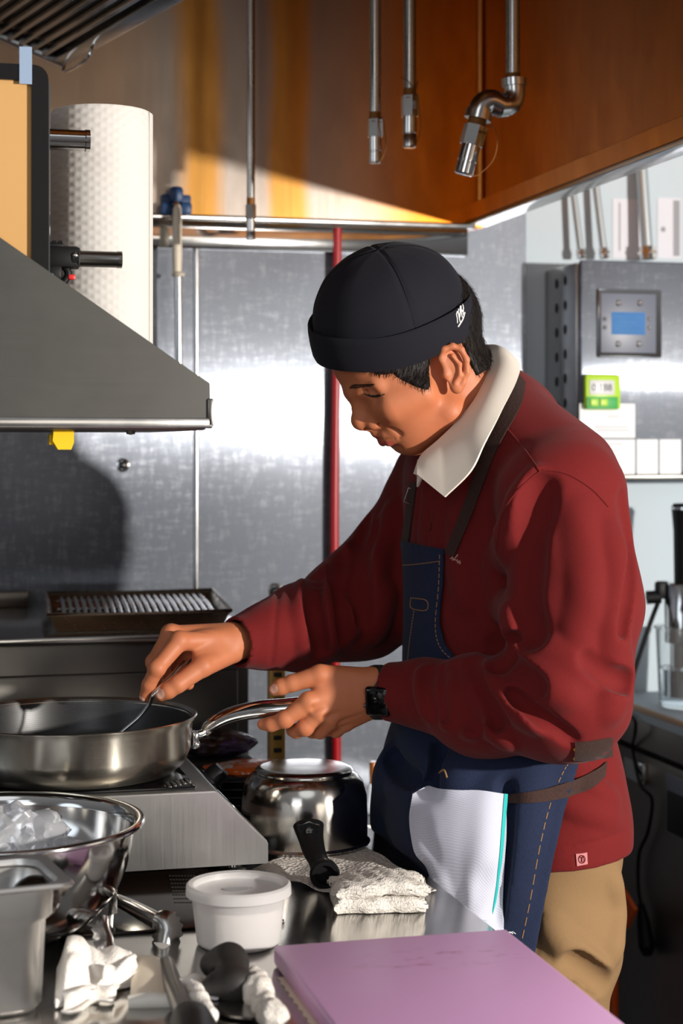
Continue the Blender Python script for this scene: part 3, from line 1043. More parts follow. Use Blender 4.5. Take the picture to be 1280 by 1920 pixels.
# sous vide stick in a clear tub
c = onZ(1285, 1322, rz)
c = np.array((c[0], c[1] - 0.02, rz))
ct = thing('water_tub', 'clear water tub on the side counter holding the immersion stick', 'tub', c)
MB().lathe([(0, 0.001), (0.055, 0.001), (0.060, 0.01), (0.066, 0.15), (0.070, 0.152), (0.070, 0.156), (0.0625, 0.156), (0.0565, 0.012), (0.052, 0.005), (0, 0.005)], c, 40).build('wall', 'clear', ct)
MB().lathe([(0, 0.006), (0.0555, 0.006), (0.0585, 0.075), (0, 0.075)], c, 40).build('water', 'water', ct)
q = c + np.array((0.0, 0.005, 0.0))
sv = thing('immersion_circulator', 'black immersion circulator with steel skirt standing in the clear tub', 'circulator', q + np.array((0, 0, 0.02)))
MB().lathe([(0, 0.20), (0.028, 0.20), (0.030, 0.34), (0.033, 0.375), (0.034, 0.385), (0.030, 0.392), (0, 0.392)], q, 32).build('body', 'black', sv)
MB().lathe([(0.031, 0.386), (0.0345, 0.386), (0.0345, 0.381), (0.031, 0.381)], q, 32, close=True).build('trim_ring', 'chrome', sv)
MB().lathe([(0, 0.02), (0.036, 0.02), (0.036, 0.12), (0.046, 0.124), (0.048, 0.235), (0.045, 0.24), (0, 0.24)], q, 32).build('skirt', 'steel_bright', sv)
MB().box(q + RV * -0.052 + np.array((0, 0, 0.225)), (0.026, 0.024, 0.034), 0.006).build('clamp', 'black', sv)
MB().cyl(q + RV * -0.082 + np.array((0, 0, 0.21)), q + RV * -0.055 + np.array((0, 0, 0.212)), 0.013, seg=20).build('clamp_knob', 'black', sv)
cd = [q + RV * -0.058 + np.array((0, 0, 0.205)), onY(1218, 1170, 3.13), onY(1190, 1255, 3.13), onY(1172, 1315, 3.13), onY(1153, 1345, 3.10), onY(1142, 1390, 3.05), onY(1150, 1425, 3.05), onY(1144, 1470, 3.05), onY(1130, 1520, 3.05), onY(1130, 1990, 3.05)]
tag(MB().tube(bez(cd, 60), 0.0046, 10).build('power_cord', 'black'), 'black cord hanging from the immersion circulator down behind the chef', 'cord')
cd = [onX(1176, 1336, rx - 0.008), onX(1190, 1352, rx - 0.010), onX(1190, 1375, rx - 0.009), onF(1186, 1405, 0.007), onF(1200, 1470, 0.018), onF(1222, 1500, 0.012), onF(1214, 1560, 0.010), onF(1198, 1600, 0.010), onF(1196, 1660, 0.010), onF(1202, 1700, 0.012)]
t = thing('appliance_cord', 'thin dark cord with plug hanging down the fridge door', 'cord', cd[-1])
MB().tube(bez(cd, 60), 0.0036, 10).build('cable', 'black', t)
MB().tube([onF(1201, 1695, 0.014), onF(1206, 1730, 0.016), onF(1212, 1775, 0.016), onF(1214, 1790, 0.014)], [0.006, 0.013, 0.016, 0.010], 16).build('plug', 'black', t)
a, b, c2, d2 = onX(1168, 1665, 1.36), onX(1192, 1706, 1.36), onX(1176, 1740, 1.36), onX(1150, 1722, 1.36)
t = thing('dustpan', 'tan and orange edged dustpan standing on a pole behind the khaki trousers', 'dustpan', (1.36, a[1], 0.0))
MB().grid([[onX(1120, 1640, 1.34), a], [onX(1110, 1740, 1.34), d2]], 0.006).build('pan', 'cork', t)
MB().grid([[a + np.array((0, 0, 0.0)), b], [d2, c2]], 0.008).build('edge', 'orange', t)
MB().cyl(d2, (d2[0] + 0.01, d2[1] + 0.02, 0.0), 0.009).build('pole', 'orange', t)

# ------------------------------------------------------------------ back equipment with tray
ez = 1.155
t = thing('steel_oven_stand', 'low steel oven stand against the back wall carrying the ribbed tray', 'oven', (0.0, 3.05, 0.0))
ex = 0.565
MB().bx((-1.2, 2.78, ez - 0.012), (ex + 0.008, WY - 0.012, ez), 0.003).build('top', 'steel', t)
MB().bx((-1.2, 2.80, 0.12), (ex - 0.01, WY - 0.014, ez - 0.012), 0.004).build('body', 'steel_dark', t)
MB().bx((-1.2, 2.786, ez - 0.30), (ex - 0.03, 2.80, ez - 0.06), 0.004).build('front_panel', 'steel_dark', t)
MB().bx((-1.2, WY - 0.05, ez), (0.24, WY - 0.012, ez + 0.03), 0.003).build('back_ledge', 'steel_dark', t)
for X in (-1.1, 0.5):
    for Y in (2.84, 3.28):
        MB().cyl((X, Y, 0), (X, Y, 0.13), 0.025).build('leg', 'steel_dark', t)
ux0, ux1 = onY(506, 1300, 2.80)[0], onY(535, 1300, 2.80)[0]
t = thing('slotted_upright', 'yellowed slotted shelf upright at the right end of the oven stand', 'upright', ((ux0 + ux1) / 2, 2.80, 0.0))
MB().bx((ux0, 2.80, 0.0), (ux1, 2.825, 1.125), 0.002).build('post', 'brass_strip', t)
b = MB()
for k in range(40):
    z = 0.30 + k * 0.0205
    b.bx((ux0 + 0.006, 2.7985, z), (ux1 - 0.006, 2.802, z + 0.0075), 0.001)
b.build('slot_pattern', 'slot', t)
# tray
tz = ez + 0.001
tl = [(0.235, 2.835), (0.533, 2.835), (0.575, 3.25), (0.266, 3.25)]
cx, cy = np.mean(tl, 0)
def ring(s, z):
    return [(cx + (x - cx) * s, cy + (y - cy) * s, z) for x, y in tl]
t = thing('baking_tray', 'browned steel baking tray on the oven stand', 'tray', (cx, cy, tz))
b = MB()
rows = [ring(0.90, tz), ring(0.965, tz + 0.026), ring(1.0, tz + 0.030), ring(1.0, tz + 0.027), ring(0.972, tz + 0.023), ring(0.91, tz + 0.003)]
vs = [p for r in rows for p in r]
fs = [(0, 3, 2, 1)] + [(i * 4 + k, i * 4 + (k + 1) % 4, (i + 1) * 4 + (k + 1) % 4, (i + 1) * 4 + k) for i in range(5) for k in range(4)] + [(20, 21, 22, 23)]
M['tray_steel'] = steel('browned_tray', 0.42, 0.28, tint=(1, 0.82, 0.62))
b.add(vs, fs).build('pan', 'tray_steel', t)
MB().tube([p for p in ring(0.995, tz + 0.0295)], 0.003, 8, closed=True).build('rolled_rim', 'tray_steel', t)
t = thing('wire_rack', 'ribbed wire rack lying inside the baking tray', 'rack', (cx, cy, tz + 0.02))
def bil(u, v, z):
    a = np.array(tl[0]) * (1 - u) + np.array(tl[1]) * u
    b = np.array(tl[3]) * (1 - u) + np.array(tl[2]) * u
    q = a * (1 - v) + b * v
    return (q[0], q[1], z)
for k in range(22):
    u = 0.09 + 0.82 * k / 21
    MB().tube([bil(u, 0.10, tz + 0.023), bil(u + 0.004, 0.5, tz + 0.0245), bil(u, 0.90, tz + 0.023)], 0.0034, 8).build('bar', 'steel', t)
for v in (0.12, 0.5, 0.88):
    MB().tube([bil(0.06, v, tz + 0.018), bil(0.94, v, tz + 0.018)], 0.0025, 8).build('cross_wire', 'steel', t)
# low shelf with a small sauce bottle
t = thing('low_shelf', 'low steel shelf on the wall behind the worktop end', 'shelf', (0.78, 3.2, 0.76))
MB().bx((0.62, 3.02, 0.765), (0.98, WY - 0.008, 0.78), 0.002).build('board', 'steel', t)
MB().bx((0.64, 3.30, 0.68), (0.66, WY - 0.008, 0.765)).build('bracket', 'steel', t)
c = onY(700, 1560, 3.1); c[2] = 0.78
t = thing('sauce_bottle', 'small amber sauce bottle behind the worktop corner', 'bottle', c)
MB().lathe([(0, 0), (0.012, 0), (0.012, 0.045), (0.006, 0.06), (0, 0.06)], c, 20).build('glass', 'clear', t)
MB().lathe([(0, 0.058), (0.0075, 0.058), (0.0075, 0.095), (0.006, 0.098), (0, 0.098)], c, 20).build('cap', 'amber', t)
# ================================================================== canopy shelf on the left
ky = 1.975
A = onY(395, 800, ky); B = onY(393, 719, ky); C0 = onY(0, 445, ky)
sl = (C0[2] - B[2]) / (C0[0] - B[0])
xl = -0.42
canopy = thing('equipment_canopy', 'grey steel canopy with a sloping side, shelf on top, at the upper left', 'canopy', (0, ky + 0.2, A[2] - 0.005))
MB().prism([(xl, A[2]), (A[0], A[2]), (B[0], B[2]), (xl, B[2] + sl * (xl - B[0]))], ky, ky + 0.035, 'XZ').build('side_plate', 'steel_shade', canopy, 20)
MB().bx((xl, ky - 0.003, A[2] - 0.002), (A[0] + 0.002, ky + 0.012, A[2] + 0.010), 0.002).build('bottom_lip', 'steel', canopy)
MB().bx((A[0] - 0.004, ky - 0.003, A[2]), (A[0] + 0.003, ky + 0.012, A[2] + 0.032), 0.002).build('corner_bracket', 'steel_dark', canopy)
MB().bx((xl, ky + 0.012, A[2] - 0.004), (A[0] - 0.003, ky + 0.46, A[2] + 0.022), 0.003).build('shelf', 'steel_dark', canopy)
for px in (120, 245):
    p = onY(px, 812, ky + 0.1)
    MB().lathe([(0, 0), (0.006, 0), (0.005, -0.004), (0, -0.005)], (p[0], ky + 0.1, A[2] - 0.004), 12).build('rivet', 'steel_dark', canopy)
for X in (xl + 0.03, -0.12):
    for Y in (ky + 0.06, ky + 0.28):
        MB().cyl((X, Y, A[2]), (X, Y, 2.619), 0.008).build('hanger_rod', 'steel', canopy)
sz = A[2] + 0.022
# yellow clip under it
p = onY(117, 822, ky + 0.06)
t = thing('bag_clip', 'yellow plastic clip hanging under the grey canopy', 'clip', (p[0], p[1], A[2] - 0.028))
zc = A[2] - 0.004
b = MB().prism([(p[0] - 0.011, zc), (p[0] - 0.012, zc - 0.012), (p[0] - 0.006, zc - 0.022), (p[0] + 0.009, zc - 0.022), (p[0] + 0.012, zc - 0.014), (p[0] + 0.012, zc)], p[1] - 0.012, p[1] + 0.012, 'XZ')
b.build('body', 'yellow', t)
MB().bx((p[0] - 0.016, p[1] - 0.008, zc - 0.017), (p[0] - 0.010, p[1] + 0.008, zc - 0.004), 0.002).build('jaw', 'yellow', t)
# paper towel roll
rc = onY(190, 500, 2.185)
rt = onY(190, 196, 2.185 - 0.055)[2]
t = thing('paper_towel_roll', 'tall white embossed paper towel roll standing on the canopy shelf', 'paper towel', (rc[0], rc[1], sz))
prof = [(0.022, 0), (0.0615, 0), (0.0622, 0.01)] + [(0.0625, 0.02 + k * 0.01) for k in range(int((rt - sz - 0.03) / 0.01))] + [(0.0622, rt - sz - 0.004), (0.0605, rt - sz), (0.022, rt - sz)]
MB().lathe(prof, (rc[0], rc[1], sz), 96, close=True).build('sheets', 'towel_roll', t, 50)
MB().lathe([(0.0195, 0), (0.0217, 0), (0.0217, rt - sz - 0.002), (0.0195, rt - sz - 0.002)], (rc[0], rc[1], sz), 32, close=True).build('core', 'cork', t)
e = [(rc[0] + math.cos(a) * 0.0632, rc[1] + math.sin(a) * 0.0632) for a in np.linspace(-0.5, 0.15, 8)]
MB().grid([[(x, y, sz + 0.003) for x, y in e], [(x, y, rt - 0.002) for x, y in e]], 0.0006).build('loose_sheet', 'towel_roll', t)
# framed board
by = ky + 0.042
fx1, fz1 = onY(91, 120, by)[0], onY(40, 120, by)[2]
t = thing('notice_board', 'tan notice board in a thick black frame at the left edge', 'board', (fx1 - 0.13, by, sz))
x0, x1, z0, z1 = fx1 - 0.26, fx1, sz, fz1
r = 0.016
def rr(x0, x1, z0, z1, r):
    out = []
    for cx_, cz_, a0 in ((x1 - r, z1 - r, 0), (x0 + r, z1 - r, 90), (x0 + r, z0 + r, 180), (x1 - r, z0 + r, 270)):
        for k in range(6):
            a = math.radians(a0 + 18 * k)
            out.append((cx_ + r * math.cos(a), cz_ + r * math.sin(a)))
    return out
o, i = rr(x0, x1, z0, z1, r), rr(x0 + 0.019, x1 - 0.019, z0 + 0.018, z1 - 0.018, 0.003)
b = MB()
n = len(o)
vs = [(p[0], by, p[1]) for p in o] + [(p[0], by, p[1]) for p in i] + [(p[0], by + 0.014, p[1]) for p in o] + [(p[0], by + 0.014, p[1]) for p in i]
fs = []
for k in range(n):
    k2 = (k + 1) % n
    fs += [(k, k2, n + k2, n + k), (2 * n + k, 3 * n + k, 3 * n + k2, 2 * n + k2), (k, 2 * n + k, 2 * n + k2, k2), (n + k, n + k2, 3 * n + k2, 3 * n + k)]
b.add(vs, fs).build('frame', 'black', t)
MB().bx((x0 + 0.0185, by + 0.005, z0 + 0.0175), (x1 - 0.0185, by + 0.012, z1 - 0.0175)).build('panel', 'cork', t)
MB().bx((x1 + 0.0002, by + 0.001, z0 + 0.02), (x1 + 0.0016, by + 0.013, z1 - 0.02)).build('edge_strip', 'chrome', t)
p = onY(48, 128, by)
MB().bx((p[0] - 0.007, by - 0.0015, p[2] - 0.018), (p[0] + 0.007, by - 0.0002, p[2] + 0.024)).build('tape', 'tape', t)
# steel tube on a stand
ry = by + 0.040
p0, p1 = onY(40, 259, ry), onY(168, 259, ry)
t = thing('steel_tube_stand', 'short polished steel tube sticking out past the black frame', 'tube', (p0[0] + 0.01, ry, sz))
MB().lathe([(0, 0), (0.0122, 0), (0.0122, p1[0] - p0[0] - 0.006), (0.013, p1[0] - p0[0] - 0.005), (0.013, p1[0] - p0[0]), (0.0105, p1[0] - p0[0]), (0.0105, p1[0] - p0[0] - 0.02), (0, p1[0] - p0[0] - 0.02)], seg=28).tf(basis((0, 1, 0), (0, 0, 1), (1, 0, 0), p0)).build('tube', 'chrome', t)
MB().cyl((p0[0] + 0.012, ry, sz), (p0[0] + 0.012, ry, p0[2]), 0.007).build('post', 'chrome', t)
MB().lathe([(0, 0), (0.02, 0), (0.02, 0.006), (0, 0.008)], (p0[0] + 0.012, ry, sz), 24).build('base', 'chrome', t)
# blow torch
ty = by + 0.052
q = onY(88, 482, ty)
zt = q[2]
t = thing('blow_torch', 'black butane torch with steel barrel and red trigger on the canopy shelf', 'torch', (q[0], ty, sz))
MB().lathe([(0, 0), (0.020, 0), (0.0215, 0.003), (0.0215, zt - sz - 0.045), (0.014, zt - sz - 0.03), (0.012, zt - sz - 0.02), (0, zt - sz - 0.02)], (q[0], ty, sz), 28).build('gas_can', 'panel_grey', t)
b = MB()
b.box((q[0] + 0.010, ty, zt), (0.058, 0.022, 0.026), 0.006)
b.box((q[0] + 0.004, ty, zt + 0.013), (0.030, 0.014, 0.008), 0.002)
b.box((q[0] + 0.004, ty, zt - 0.018), (0.026, 0.020, 0.018), 0.004)
b.build('head', 'black', t)
for k in range(4):
    MB().bx((q[0] - 0.008 + k * 0.007, ty - 0.008, zt + 0.0165), (q[0] - 0.004 + k * 0.007, ty + 0.008, zt + 0.019)).build('rib', 'black', t)
e = onY(228, 482, ty)[0]
MB().lathe([(0, 0), (0.0095, 0), (0.0095, e - q[0] - 0.040), (0.0100, e - q[0] - 0.039), (0.0100, e - q[0] - 0.034), (0.0085, e - q[0] - 0.034), (0.0085, e - q[0] - 0.05), (0, e - q[0] - 0.05)], seg=28).tf(basis((0, 1, 0), (0, 0, 1), (1, 0, 0), (q[0] + 0.034, ty, zt - 0.001))).build('barrel', 'steel_dark', t)
MB().cyl((q[0] + 0.028, ty, zt - 0.001), (q[0] + 0.036, ty, zt - 0.001), 0.0125).build('collar', 'black', t)
p = onY(128, 506, ty)
MB().tube(bez([(p[0] - 0.004, ty, zt - 0.01), (p[0] + 0.000, ty, zt - 0.02), (p[0] - 0.008, ty, zt - 0.032)], 10), 0.0045, 10).build('trigger', 'black', t)
p = onY(134, 520, ty)
MB().box(p, (0.008, 0.012, 0.006), 0.0015).build('safety_catch', 'red', t)
p = onY(141, 479, ty - 0.011)
MB().ball(p, 0.004).build('screw', 'steel', t)

# ================================================================== worktop
CX, CZ = 0.67, 0.90
t = thing('steel_worktop', 'mirror like stainless steel worktop across the foreground', 'worktop', (0.0, 1.8, 0.0))
MB().bx((-0.9, 0.75, CZ - 0.03), (CX, 2.72, CZ), 0.004).build('top', 'counter', t)
MB().bx((CX - 0.012, 0.75, CZ - 0.06), (CX - 0.001, 2.72, CZ - 0.03), 0.002).build('apron_edge', 'steel', t)
MB().bx((-0.88, 0.80, 0.35), (CX - 0.06, 2.66, 0.365), 0.003).build('under_shelf', 'steel', t)
for X in (-0.84, CX - 0.08):
    for Y in (0.84, 2.64):
        MB().cyl((X, Y, 0), (X, Y, CZ - 0.03), 0.02).build('leg', 'steel', t)

# dark plate with a drilled patch, under the cooker
t = thing('base_plate', 'dark glossy plate under the induction cooker with a perforated patch', 'plate', (0.2, 2.3, CZ))
MB().bx((0.186, 2.005, CZ), (0.44, 2.52, CZ + 0.003), 0.001).build('plate', 'brown_plate', t)
b = MB()
for r in range(8):
    for k in range(9):
        p = onZ(318 + 5.6 * k + 1.6 * r, 1642 + 7.2 * r, CZ + 0.003)
        if p[1] < 2.5:
            b.lathe([(0, 0.0007), (0.0019, 0.0007), (0.0024, 0)], p, 10)
b.build('perforation_pattern', 'slot', t)

# ------------------------------------------------------------------ induction cooker
cy0, cy1 = 2.204, 2.535
cp = [(0.462, 0.922), (0.462, 0.9495), (0.3945, 1.018), (0.03, 1.018), (0.03, 0.922)]
cook = thing('induction_cooker', 'brushed steel induction cooker with a sloping front under the frying pan', 'cooker', (0.25, 2.37, CZ + 0.003))
bm = bmesh.new()
n = len(cp)
va = [bm.verts.new((x, cy0, z)) for x, z in cp]
vb = [bm.verts.new((x, cy1, z)) for x, z in cp]
bm.faces.new(va); bm.faces.new(vb[::-1])
for i in range(n):
    bm.faces.new((va[i], vb[i], vb[(i + 1) % n], va[(i + 1) % n]))
bmesh.ops.bevel(bm, geom=bm.edges[:], offset=0.0016, segments=2, affect='EDGES')
MB().addbm(bm).build('housing', 'brushed', cook, 25)
MB().bx((0.045, cy0 + 0.020, 1.0175), (0.372, cy1 - 0.015, 1.0215), 0.001).build('glass_top', 'black_gloss', cook)
b = MB()
for k in range(5):
    p = onZ(318 + k * 9, 1474 - k * 2, 1.0225)
    b.box((p[0], p[1] + 0.01, 1.0222), (0.004, 0.03, 0.0016), 0.0005)
b.build('vent_slot_pattern', 'steel_dark', cook)
nrm = Vector((0.0685, 0, 0.0675)).normalized()
kc = Vector((0.432, 2.462, 0.981))
KM = basis((0, 1, 0), nrm.cross(Vector((0, 1, 0))), nrm, kc)
kn = MB().lathe([(0, 0.022), (0.013, 0.022), (0.0145, 0.020), (0.0165, 0.004), (0.021, 0.003), (0.021, 0.0), (0, 0.0)], seg=28).tf(KM).build('knob', 'black', cook)
MB().box((0, 0.0, 0.0235), (0.003, 0.022, 0.003)).tf(KM).build('pointer', 'panel_grey', kn)
pm = basis((0, 1, 0), nrm.cross(Vector((0, 1, 0))), nrm, (0.4285, 2.33, 0.9842))
MB().box((0, 0, 0), (0.11, 0.05, 0.0015), 0.0005).tf(pm).build('control_panel', 'black_gloss', cook)
for X in (0.075, 0.425):
    for Y in (cy0 + 0.045, cy1 - 0.045):
        f = MB().cyl((X, Y, CZ + 0.003), (X, Y, 0.924), 0.0095)
        f.lathe([(0, 0), (0.017, 0), (0.017, 0.004), (0.010, 0.008), (0, 0.008)], (X, Y, CZ + 0.003), 20)
        f.build('foot', 'chrome', cook)

# ------------------------------------------------------------------ frying pan
pc = np.array((0.228, 2.36, 1.0218))
pan = thing('frying_pan', 'wide steel frying pan with a long curved handle on the induction cooker', 'frying pan', pc)
PRIM = 0.0745
MB().lathe([(0, 0), (0.128, 0), (0.136, 0.002), (0.150, 0.014), (0.1575, 0.032), (0.1600, 0.066), (0.1655, 0.0735), (0.1662, 0.0755), (0.1645, 0.0765), (0.1590, 0.0735), (0.1575, 0.0700)], pc, 128).build('body', 'pan_steel', pan, 50)
b = MB().lathe([(0.1585, 0.0735), (0.1560, 0.0600), (0.1540, 0.034), (0.1470, 0.018), (0.135, 0.0075), (0.126, 0.006), (0, 0.006)], pc, 128)
o = b.build('coated_inside', 'coating', pan, 50)
uvl = o.data.uv_layers.new(name='UVMap')
for poly in o.data.polygons:
    for li in poly.loop_indices:
        v = o.data.vertices[o.data.loops[li].vertex_index].co
        a = math.atan2(v.y, v.x)
        if abs(a - math.atan2(poly.center.y, poly.center.x)) > 3:
            a += 2 * PI
        uvl.data[li].uv = (a * 0.60, v.z * 1.5 + math.hypot(v.x, v.y) * 0.6)
tag(MB().lathe([(0, 0.0075), (0.128, 0.0075), (0.139, 0.013), (0.143, 0.0165), (0.10, 0.0168), (0, 0.0168)], pc, 96).build('sauce', 'sauce'), 'dark glossy sauce in the bottom of the frying pan', 'sauce')
hb = np.array((pc[0] + 0.160, pc[1] - 0.012, pc[2] + 0.043))
hpts = [hb, hb + np.array((0.016, -0.002, 0.004)), W(392, 1362, 2.375), W(430, 1342, 2.372), W(480, 1331, 2.368), W(540, 1326, 2.362), W(600, 1319, 2.359), W(645, 1312, 2.360)]
hp = bez(hpts, 56)
rad = np.interp(np.linspace(0, 1, len(hp)), [0, 0.08, 0.2, 0.35, 0.6, 0.9, 1.0], [0.0075, 0.0078, 0.0095, 0.0130, 0.0155, 0.0150, 0.008])
hn = MB().tube(hp, rad, 20, squash=0.78).build('handle', 'chrome', pan)
MB().box(hb + np.array((0.002, 0, -0.004)), (0.010, 0.030, 0.024), 0.004).build('handle_plate', 'chrome', pan)
for dy in (-0.008, 0.008):
    MB().ball(hb + np.array((0.004, dy - 0.003, -0.010)), 0.0055, (0.8, 1, 1)).build('rivet', 'steel', pan)

# ------------------------------------------------------------------ saucepan standing upside down
sc_ = np.array((0.553, 2.395, CZ + 0.0035))
SR = 0.0885
sp = thing('saucepan', 'small steel saucepan turned upside down on the paper towel', 'saucepan', sc_)
MB().lathe([(SR * 0.97, 0.002), (SR + 0.003, 0.0), (SR + 0.004, 0.002), (SR, 0.005), (SR, 0.04), (SR - 0.001, 0.066), (SR - 0.006, 0.084), (SR - 0.016, 0.0955), (SR - 0.021, 0.0975), (SR - 0.022, 0.0995), (SR - 0.020, 0.1010), (SR - 0.024, 0.1045), (SR - 0.030, 0.1050), (0, 0.1040), (0, 0.1005), (SR - 0.022, 0.094), (SR - 0.003, 0.06), (SR - 0.003, 0.003)], sc_, 96).build('body', 'pot_steel', sp, 40)
ha = math.atan2(-1.0, 0.02)
hd = np.array((math.cos(ha), math.sin(ha), 0))
h0 = sc_ + hd * (SR + 0.002) + np.array((0, 0, 0.030))
hl = [W(578, 1548, 2.318), W(582, 1570, 2.300), W(590, 1600, 2.270), W(600, 1620, 2.240), W(608, 1638, 2.205)]
b = MB()
pl = bez(hl, 20)
rr_ = np.interp(np.linspace(0, 1, len(pl)), [0, .3, .65, 1.0], [0.0205, 0.0165, 0.0135, 0.0160])
b.tube(pl, rr_, 20, squash=0.62)
b.build('handle', 'black', sp)
endp, prv = Vector(pl[-1]), Vector(pl[-4])
ax = (endp - prv).normalized()
q = Vector((0, 0, 1)).rotation_difference(ax).to_matrix().to_4x4()
MB().lathe([(0, -0.012), (0.0165, -0.012), (0.0185, -0.004), (0.0190, 0.004), (0.0170, 0.007), (0.0125, 0.007), (0.0110, 0.0), (0.0105, -0.006), (0, -0.006)], seg=28).tf(Matrix.Translation(endp) @ q).build('handle_end', 'black', sp)
sx = W(579, 1557, 2.298)
fm = basis(RV, ZV, -FV, sx)
MB().prism([(-0.0135, 0.007), (0.0, 0.011), (0.0135, 0.007), (0.0095, -0.009), (0.0, -0.0135), (-0.0095, -0.009)], -0.004, 0.0035, 'XY').tf(fm).build('screw_boss', 'black_gloss', sp)
sw = MB().lathe([(0, 0.006), (0.0038, 0.006), (0.0052, 0.004), (0.0052, 0.0)], seg=20).tf(fm).build('screw', 'chrome', sp)
MB().box((0, 0, 0.0062), (0.006, 0.0012, 0.0008)).box((0, 0, 0.0062), (0.0012, 0.006, 0.0008)).tf(fm).build('screw_slot', 'slot', sw)

# ------------------------------------------------------------------ paper towel sheet and folded terry cloth
def onC(px, py, z=CZ):
    return onZ(px, py, z)
qa, qb, qc, qd = onC(472, 1632), onC(655, 1690), onC(818, 1672), onC(640, 1562)
rows = []
for i in range(29):
    u = i / 28
    row = []
    for j in range(29):
        v = j / 28
        p = (qa * (1 - u) + qb * u) * (1 - v) + (qd * (1 - u) + qc * u) * v
        rpot = math.hypot(p[0] - sc_[0], p[1] - sc_[1])
        lift = 0.0012 + 0.004 * (math.sin(u * 9 + v * 4) ** 2) * max(0, min(1, (rpot - 0.10) / 0.05))
        row.append((p[0], p[1], CZ + lift))
    rows.append(row)
tag(MB().grid(rows, 0.0012).build('paper_towel_sheet', 'paper_sheet', angle=60), 'quilted paper towel sheet spread under the upturned saucepan', 'paper towel')
tc = onC(712, 1716)
def folded(u, v):
    return None
t = thing('folded_terry_cloth', 'folded white terry cloth beside the towel sheet in front of the saucepan handle', 'cloth', (tc[0], tc[1] + 0.03, CZ))
L0 = onC(626, 1716); L1 = onC(803, 1712)
ux = (L1 - L0); wd = np.linalg.norm(ux); ux /= wd
uy = np.array((-ux[1], ux[0], 0))
for li, (z0, z1, ins) in enumerate(((0.0005, 0.020, 0.0), (0.019, 0.037, 0.003))):
    bm = bmesh.new()
    bmesh.ops.create_cube(bm, size=1)
    bmesh.ops.subdivide_edges(bm, edges=bm.edges[:], cuts=14, use_grid_fill=True)
    for v in bm.verts:
        x, y, z = v.co
        k = 0.5 ** 3
        rr2 = (abs(x) * 2) ** 6 + (abs(y) * 2) ** 6
        sc2 = 1 - 0.10 * max(0, abs(z) * 2) ** 2
        nz = 0.0016 * math.sin(31 * x + 7 * y + 3 * li) + 0.0014 * math.sin(43 * y + 11 * x + 29 * z) + random.uniform(-0.0007, 0.0007)
        p = L0 + ux * (wd * (0.5 + x * sc2) + ins * math.sin(9 * y)) + uy * (0.036 + y * 0.072 * sc2 + 0.002 * math.sin(14 * x + li)) 
        v.co = Vector(p) + Vector((0, 0, z0 + (z1 - z0) * (z + 0.5) - (0.004 if z > 0 else 0) * min(1, rr2) + (nz if z > -0.45 else 0) + (0.003 * math.sin(5 * x + 1) if li else 0)))
    MB().addbm(bm).build('fold', 'terry', t, 80)

# ------------------------------------------------------------------ deli tub
dc = onC(447, 1768); dc[2] = CZ
deli = thing('deli_tub', 'small lidded plastic tub of white cream on the worktop', 'tub', dc)
MB().lathe([(0, 0.0006), (0.044, 0.0006), (0.0465, 0.003), (0.0530, 0.058), (0.0545, 0.062), (0.0525, 0.062), (0.0510, 0.058), (0.0450, 0.004), (0.043, 0.002), (0, 0.002)], dc, 64).build('cup', 'frosted', deli)
MB().lathe([(0, 0.0025), (0.0435, 0.0025), (0.0455, 0.005), (0.0498, 0.044), (0.030, 0.0455), (0, 0.045)], dc, 64).build('cream', 'cream', deli)
MB().lathe([(0, 0.0585), (0.046, 0.0585), (0.0500, 0.060), (0.0512, 0.0665), (0.0560, 0.0680), (0.0585, 0.0660), (0.0592, 0.0560), (0.0575, 0.0545), (0.0560, 0.0555), (0.0550, 0.0630), (0.0520, 0.0625), (0.048, 0.0570), (0, 0.0570)], dc, 72).build('lid', 'frosted', deli)
MB().ball(dc + np.array((0.0, 0.01, 0.0588)), 0.012, (1.5, 1, 0.06)).build('condensation', 'clear', deli)

# ------------------------------------------------------------------ cutting board
bz0_, bz1_ = CZ + 0.0012, 0.9215
MB_ = MB().bx((0.3925, 1.32, bz0_), (0.656, 1.846, bz1_), 0.0035, 3)
tag(MB_.build('cutting_board', 'purple'), 'thick purple plastic cutting board with red stains', 'cutting board')
rows = []
for i in range(40):
    y = 1.40 + 0.40 * i / 39
    x = 0.3925 - 0.004 - 0.003 * (i % 2)
    rows.append([(x, y, CZ + 0.0006), (0.42, y, CZ + 0.0006)])
tag(MB().grid(rows, 0.0009).build('anti_slip_mat', 'cream_plastic'), 'thin cream mat with notched edge under the purple cutting board', 'mat')

# ------------------------------------------------------------------ mixing bowl
mb0 = W(-4, 1540, 2.0)
mc = np.array((mb0[0], mb0[1], CZ))
mz = mb0[2] - CZ
MR = 0.1625
bowl = thing('mixing_bowl', 'large shiny steel mixing bowl at the left of the worktop', 'bowl', mc)
prof = []
for k in range(15):
    a = PI / 2 * k / 14
    prof.append((0.060 + (MR - 0.068) * math.sin(a) ** 0.9, 0.002 + (mz - 0.004) * (1 - math.cos(a)) ** 0.92))
outer = [(0, 0.001), (0.055, 0.001)] + prof + [(MR - 0.003, mz - 0.003), (MR + 0.001, mz - 0.001), (MR + 0.003, mz - 0.004), (MR + 0.004, mz - 0.001), (MR + 0.002, mz + 0.002), (MR - 0.003, mz + 0.002), (MR - 0.009, mz - 0.003)]
inner = [(r - 0.0018, z + 0.0018) for r, z in prof[::-1][1:]] + [(0.05, 0.003), (0, 0.003)]
MB().lathe(outer + inner, mc, 128).build('body', 'steel_bright', bowl, 60)
b = MB()
for px, py in ((158, 1527), (107, 1541), (106, 1547), (60, 1545), (7, 1528), (82, 1502), (25, 1492)):
    p = W(px, py, 2.06)
    rxy = math.hypot(p[0] - mc[0], p[1] - mc[1])
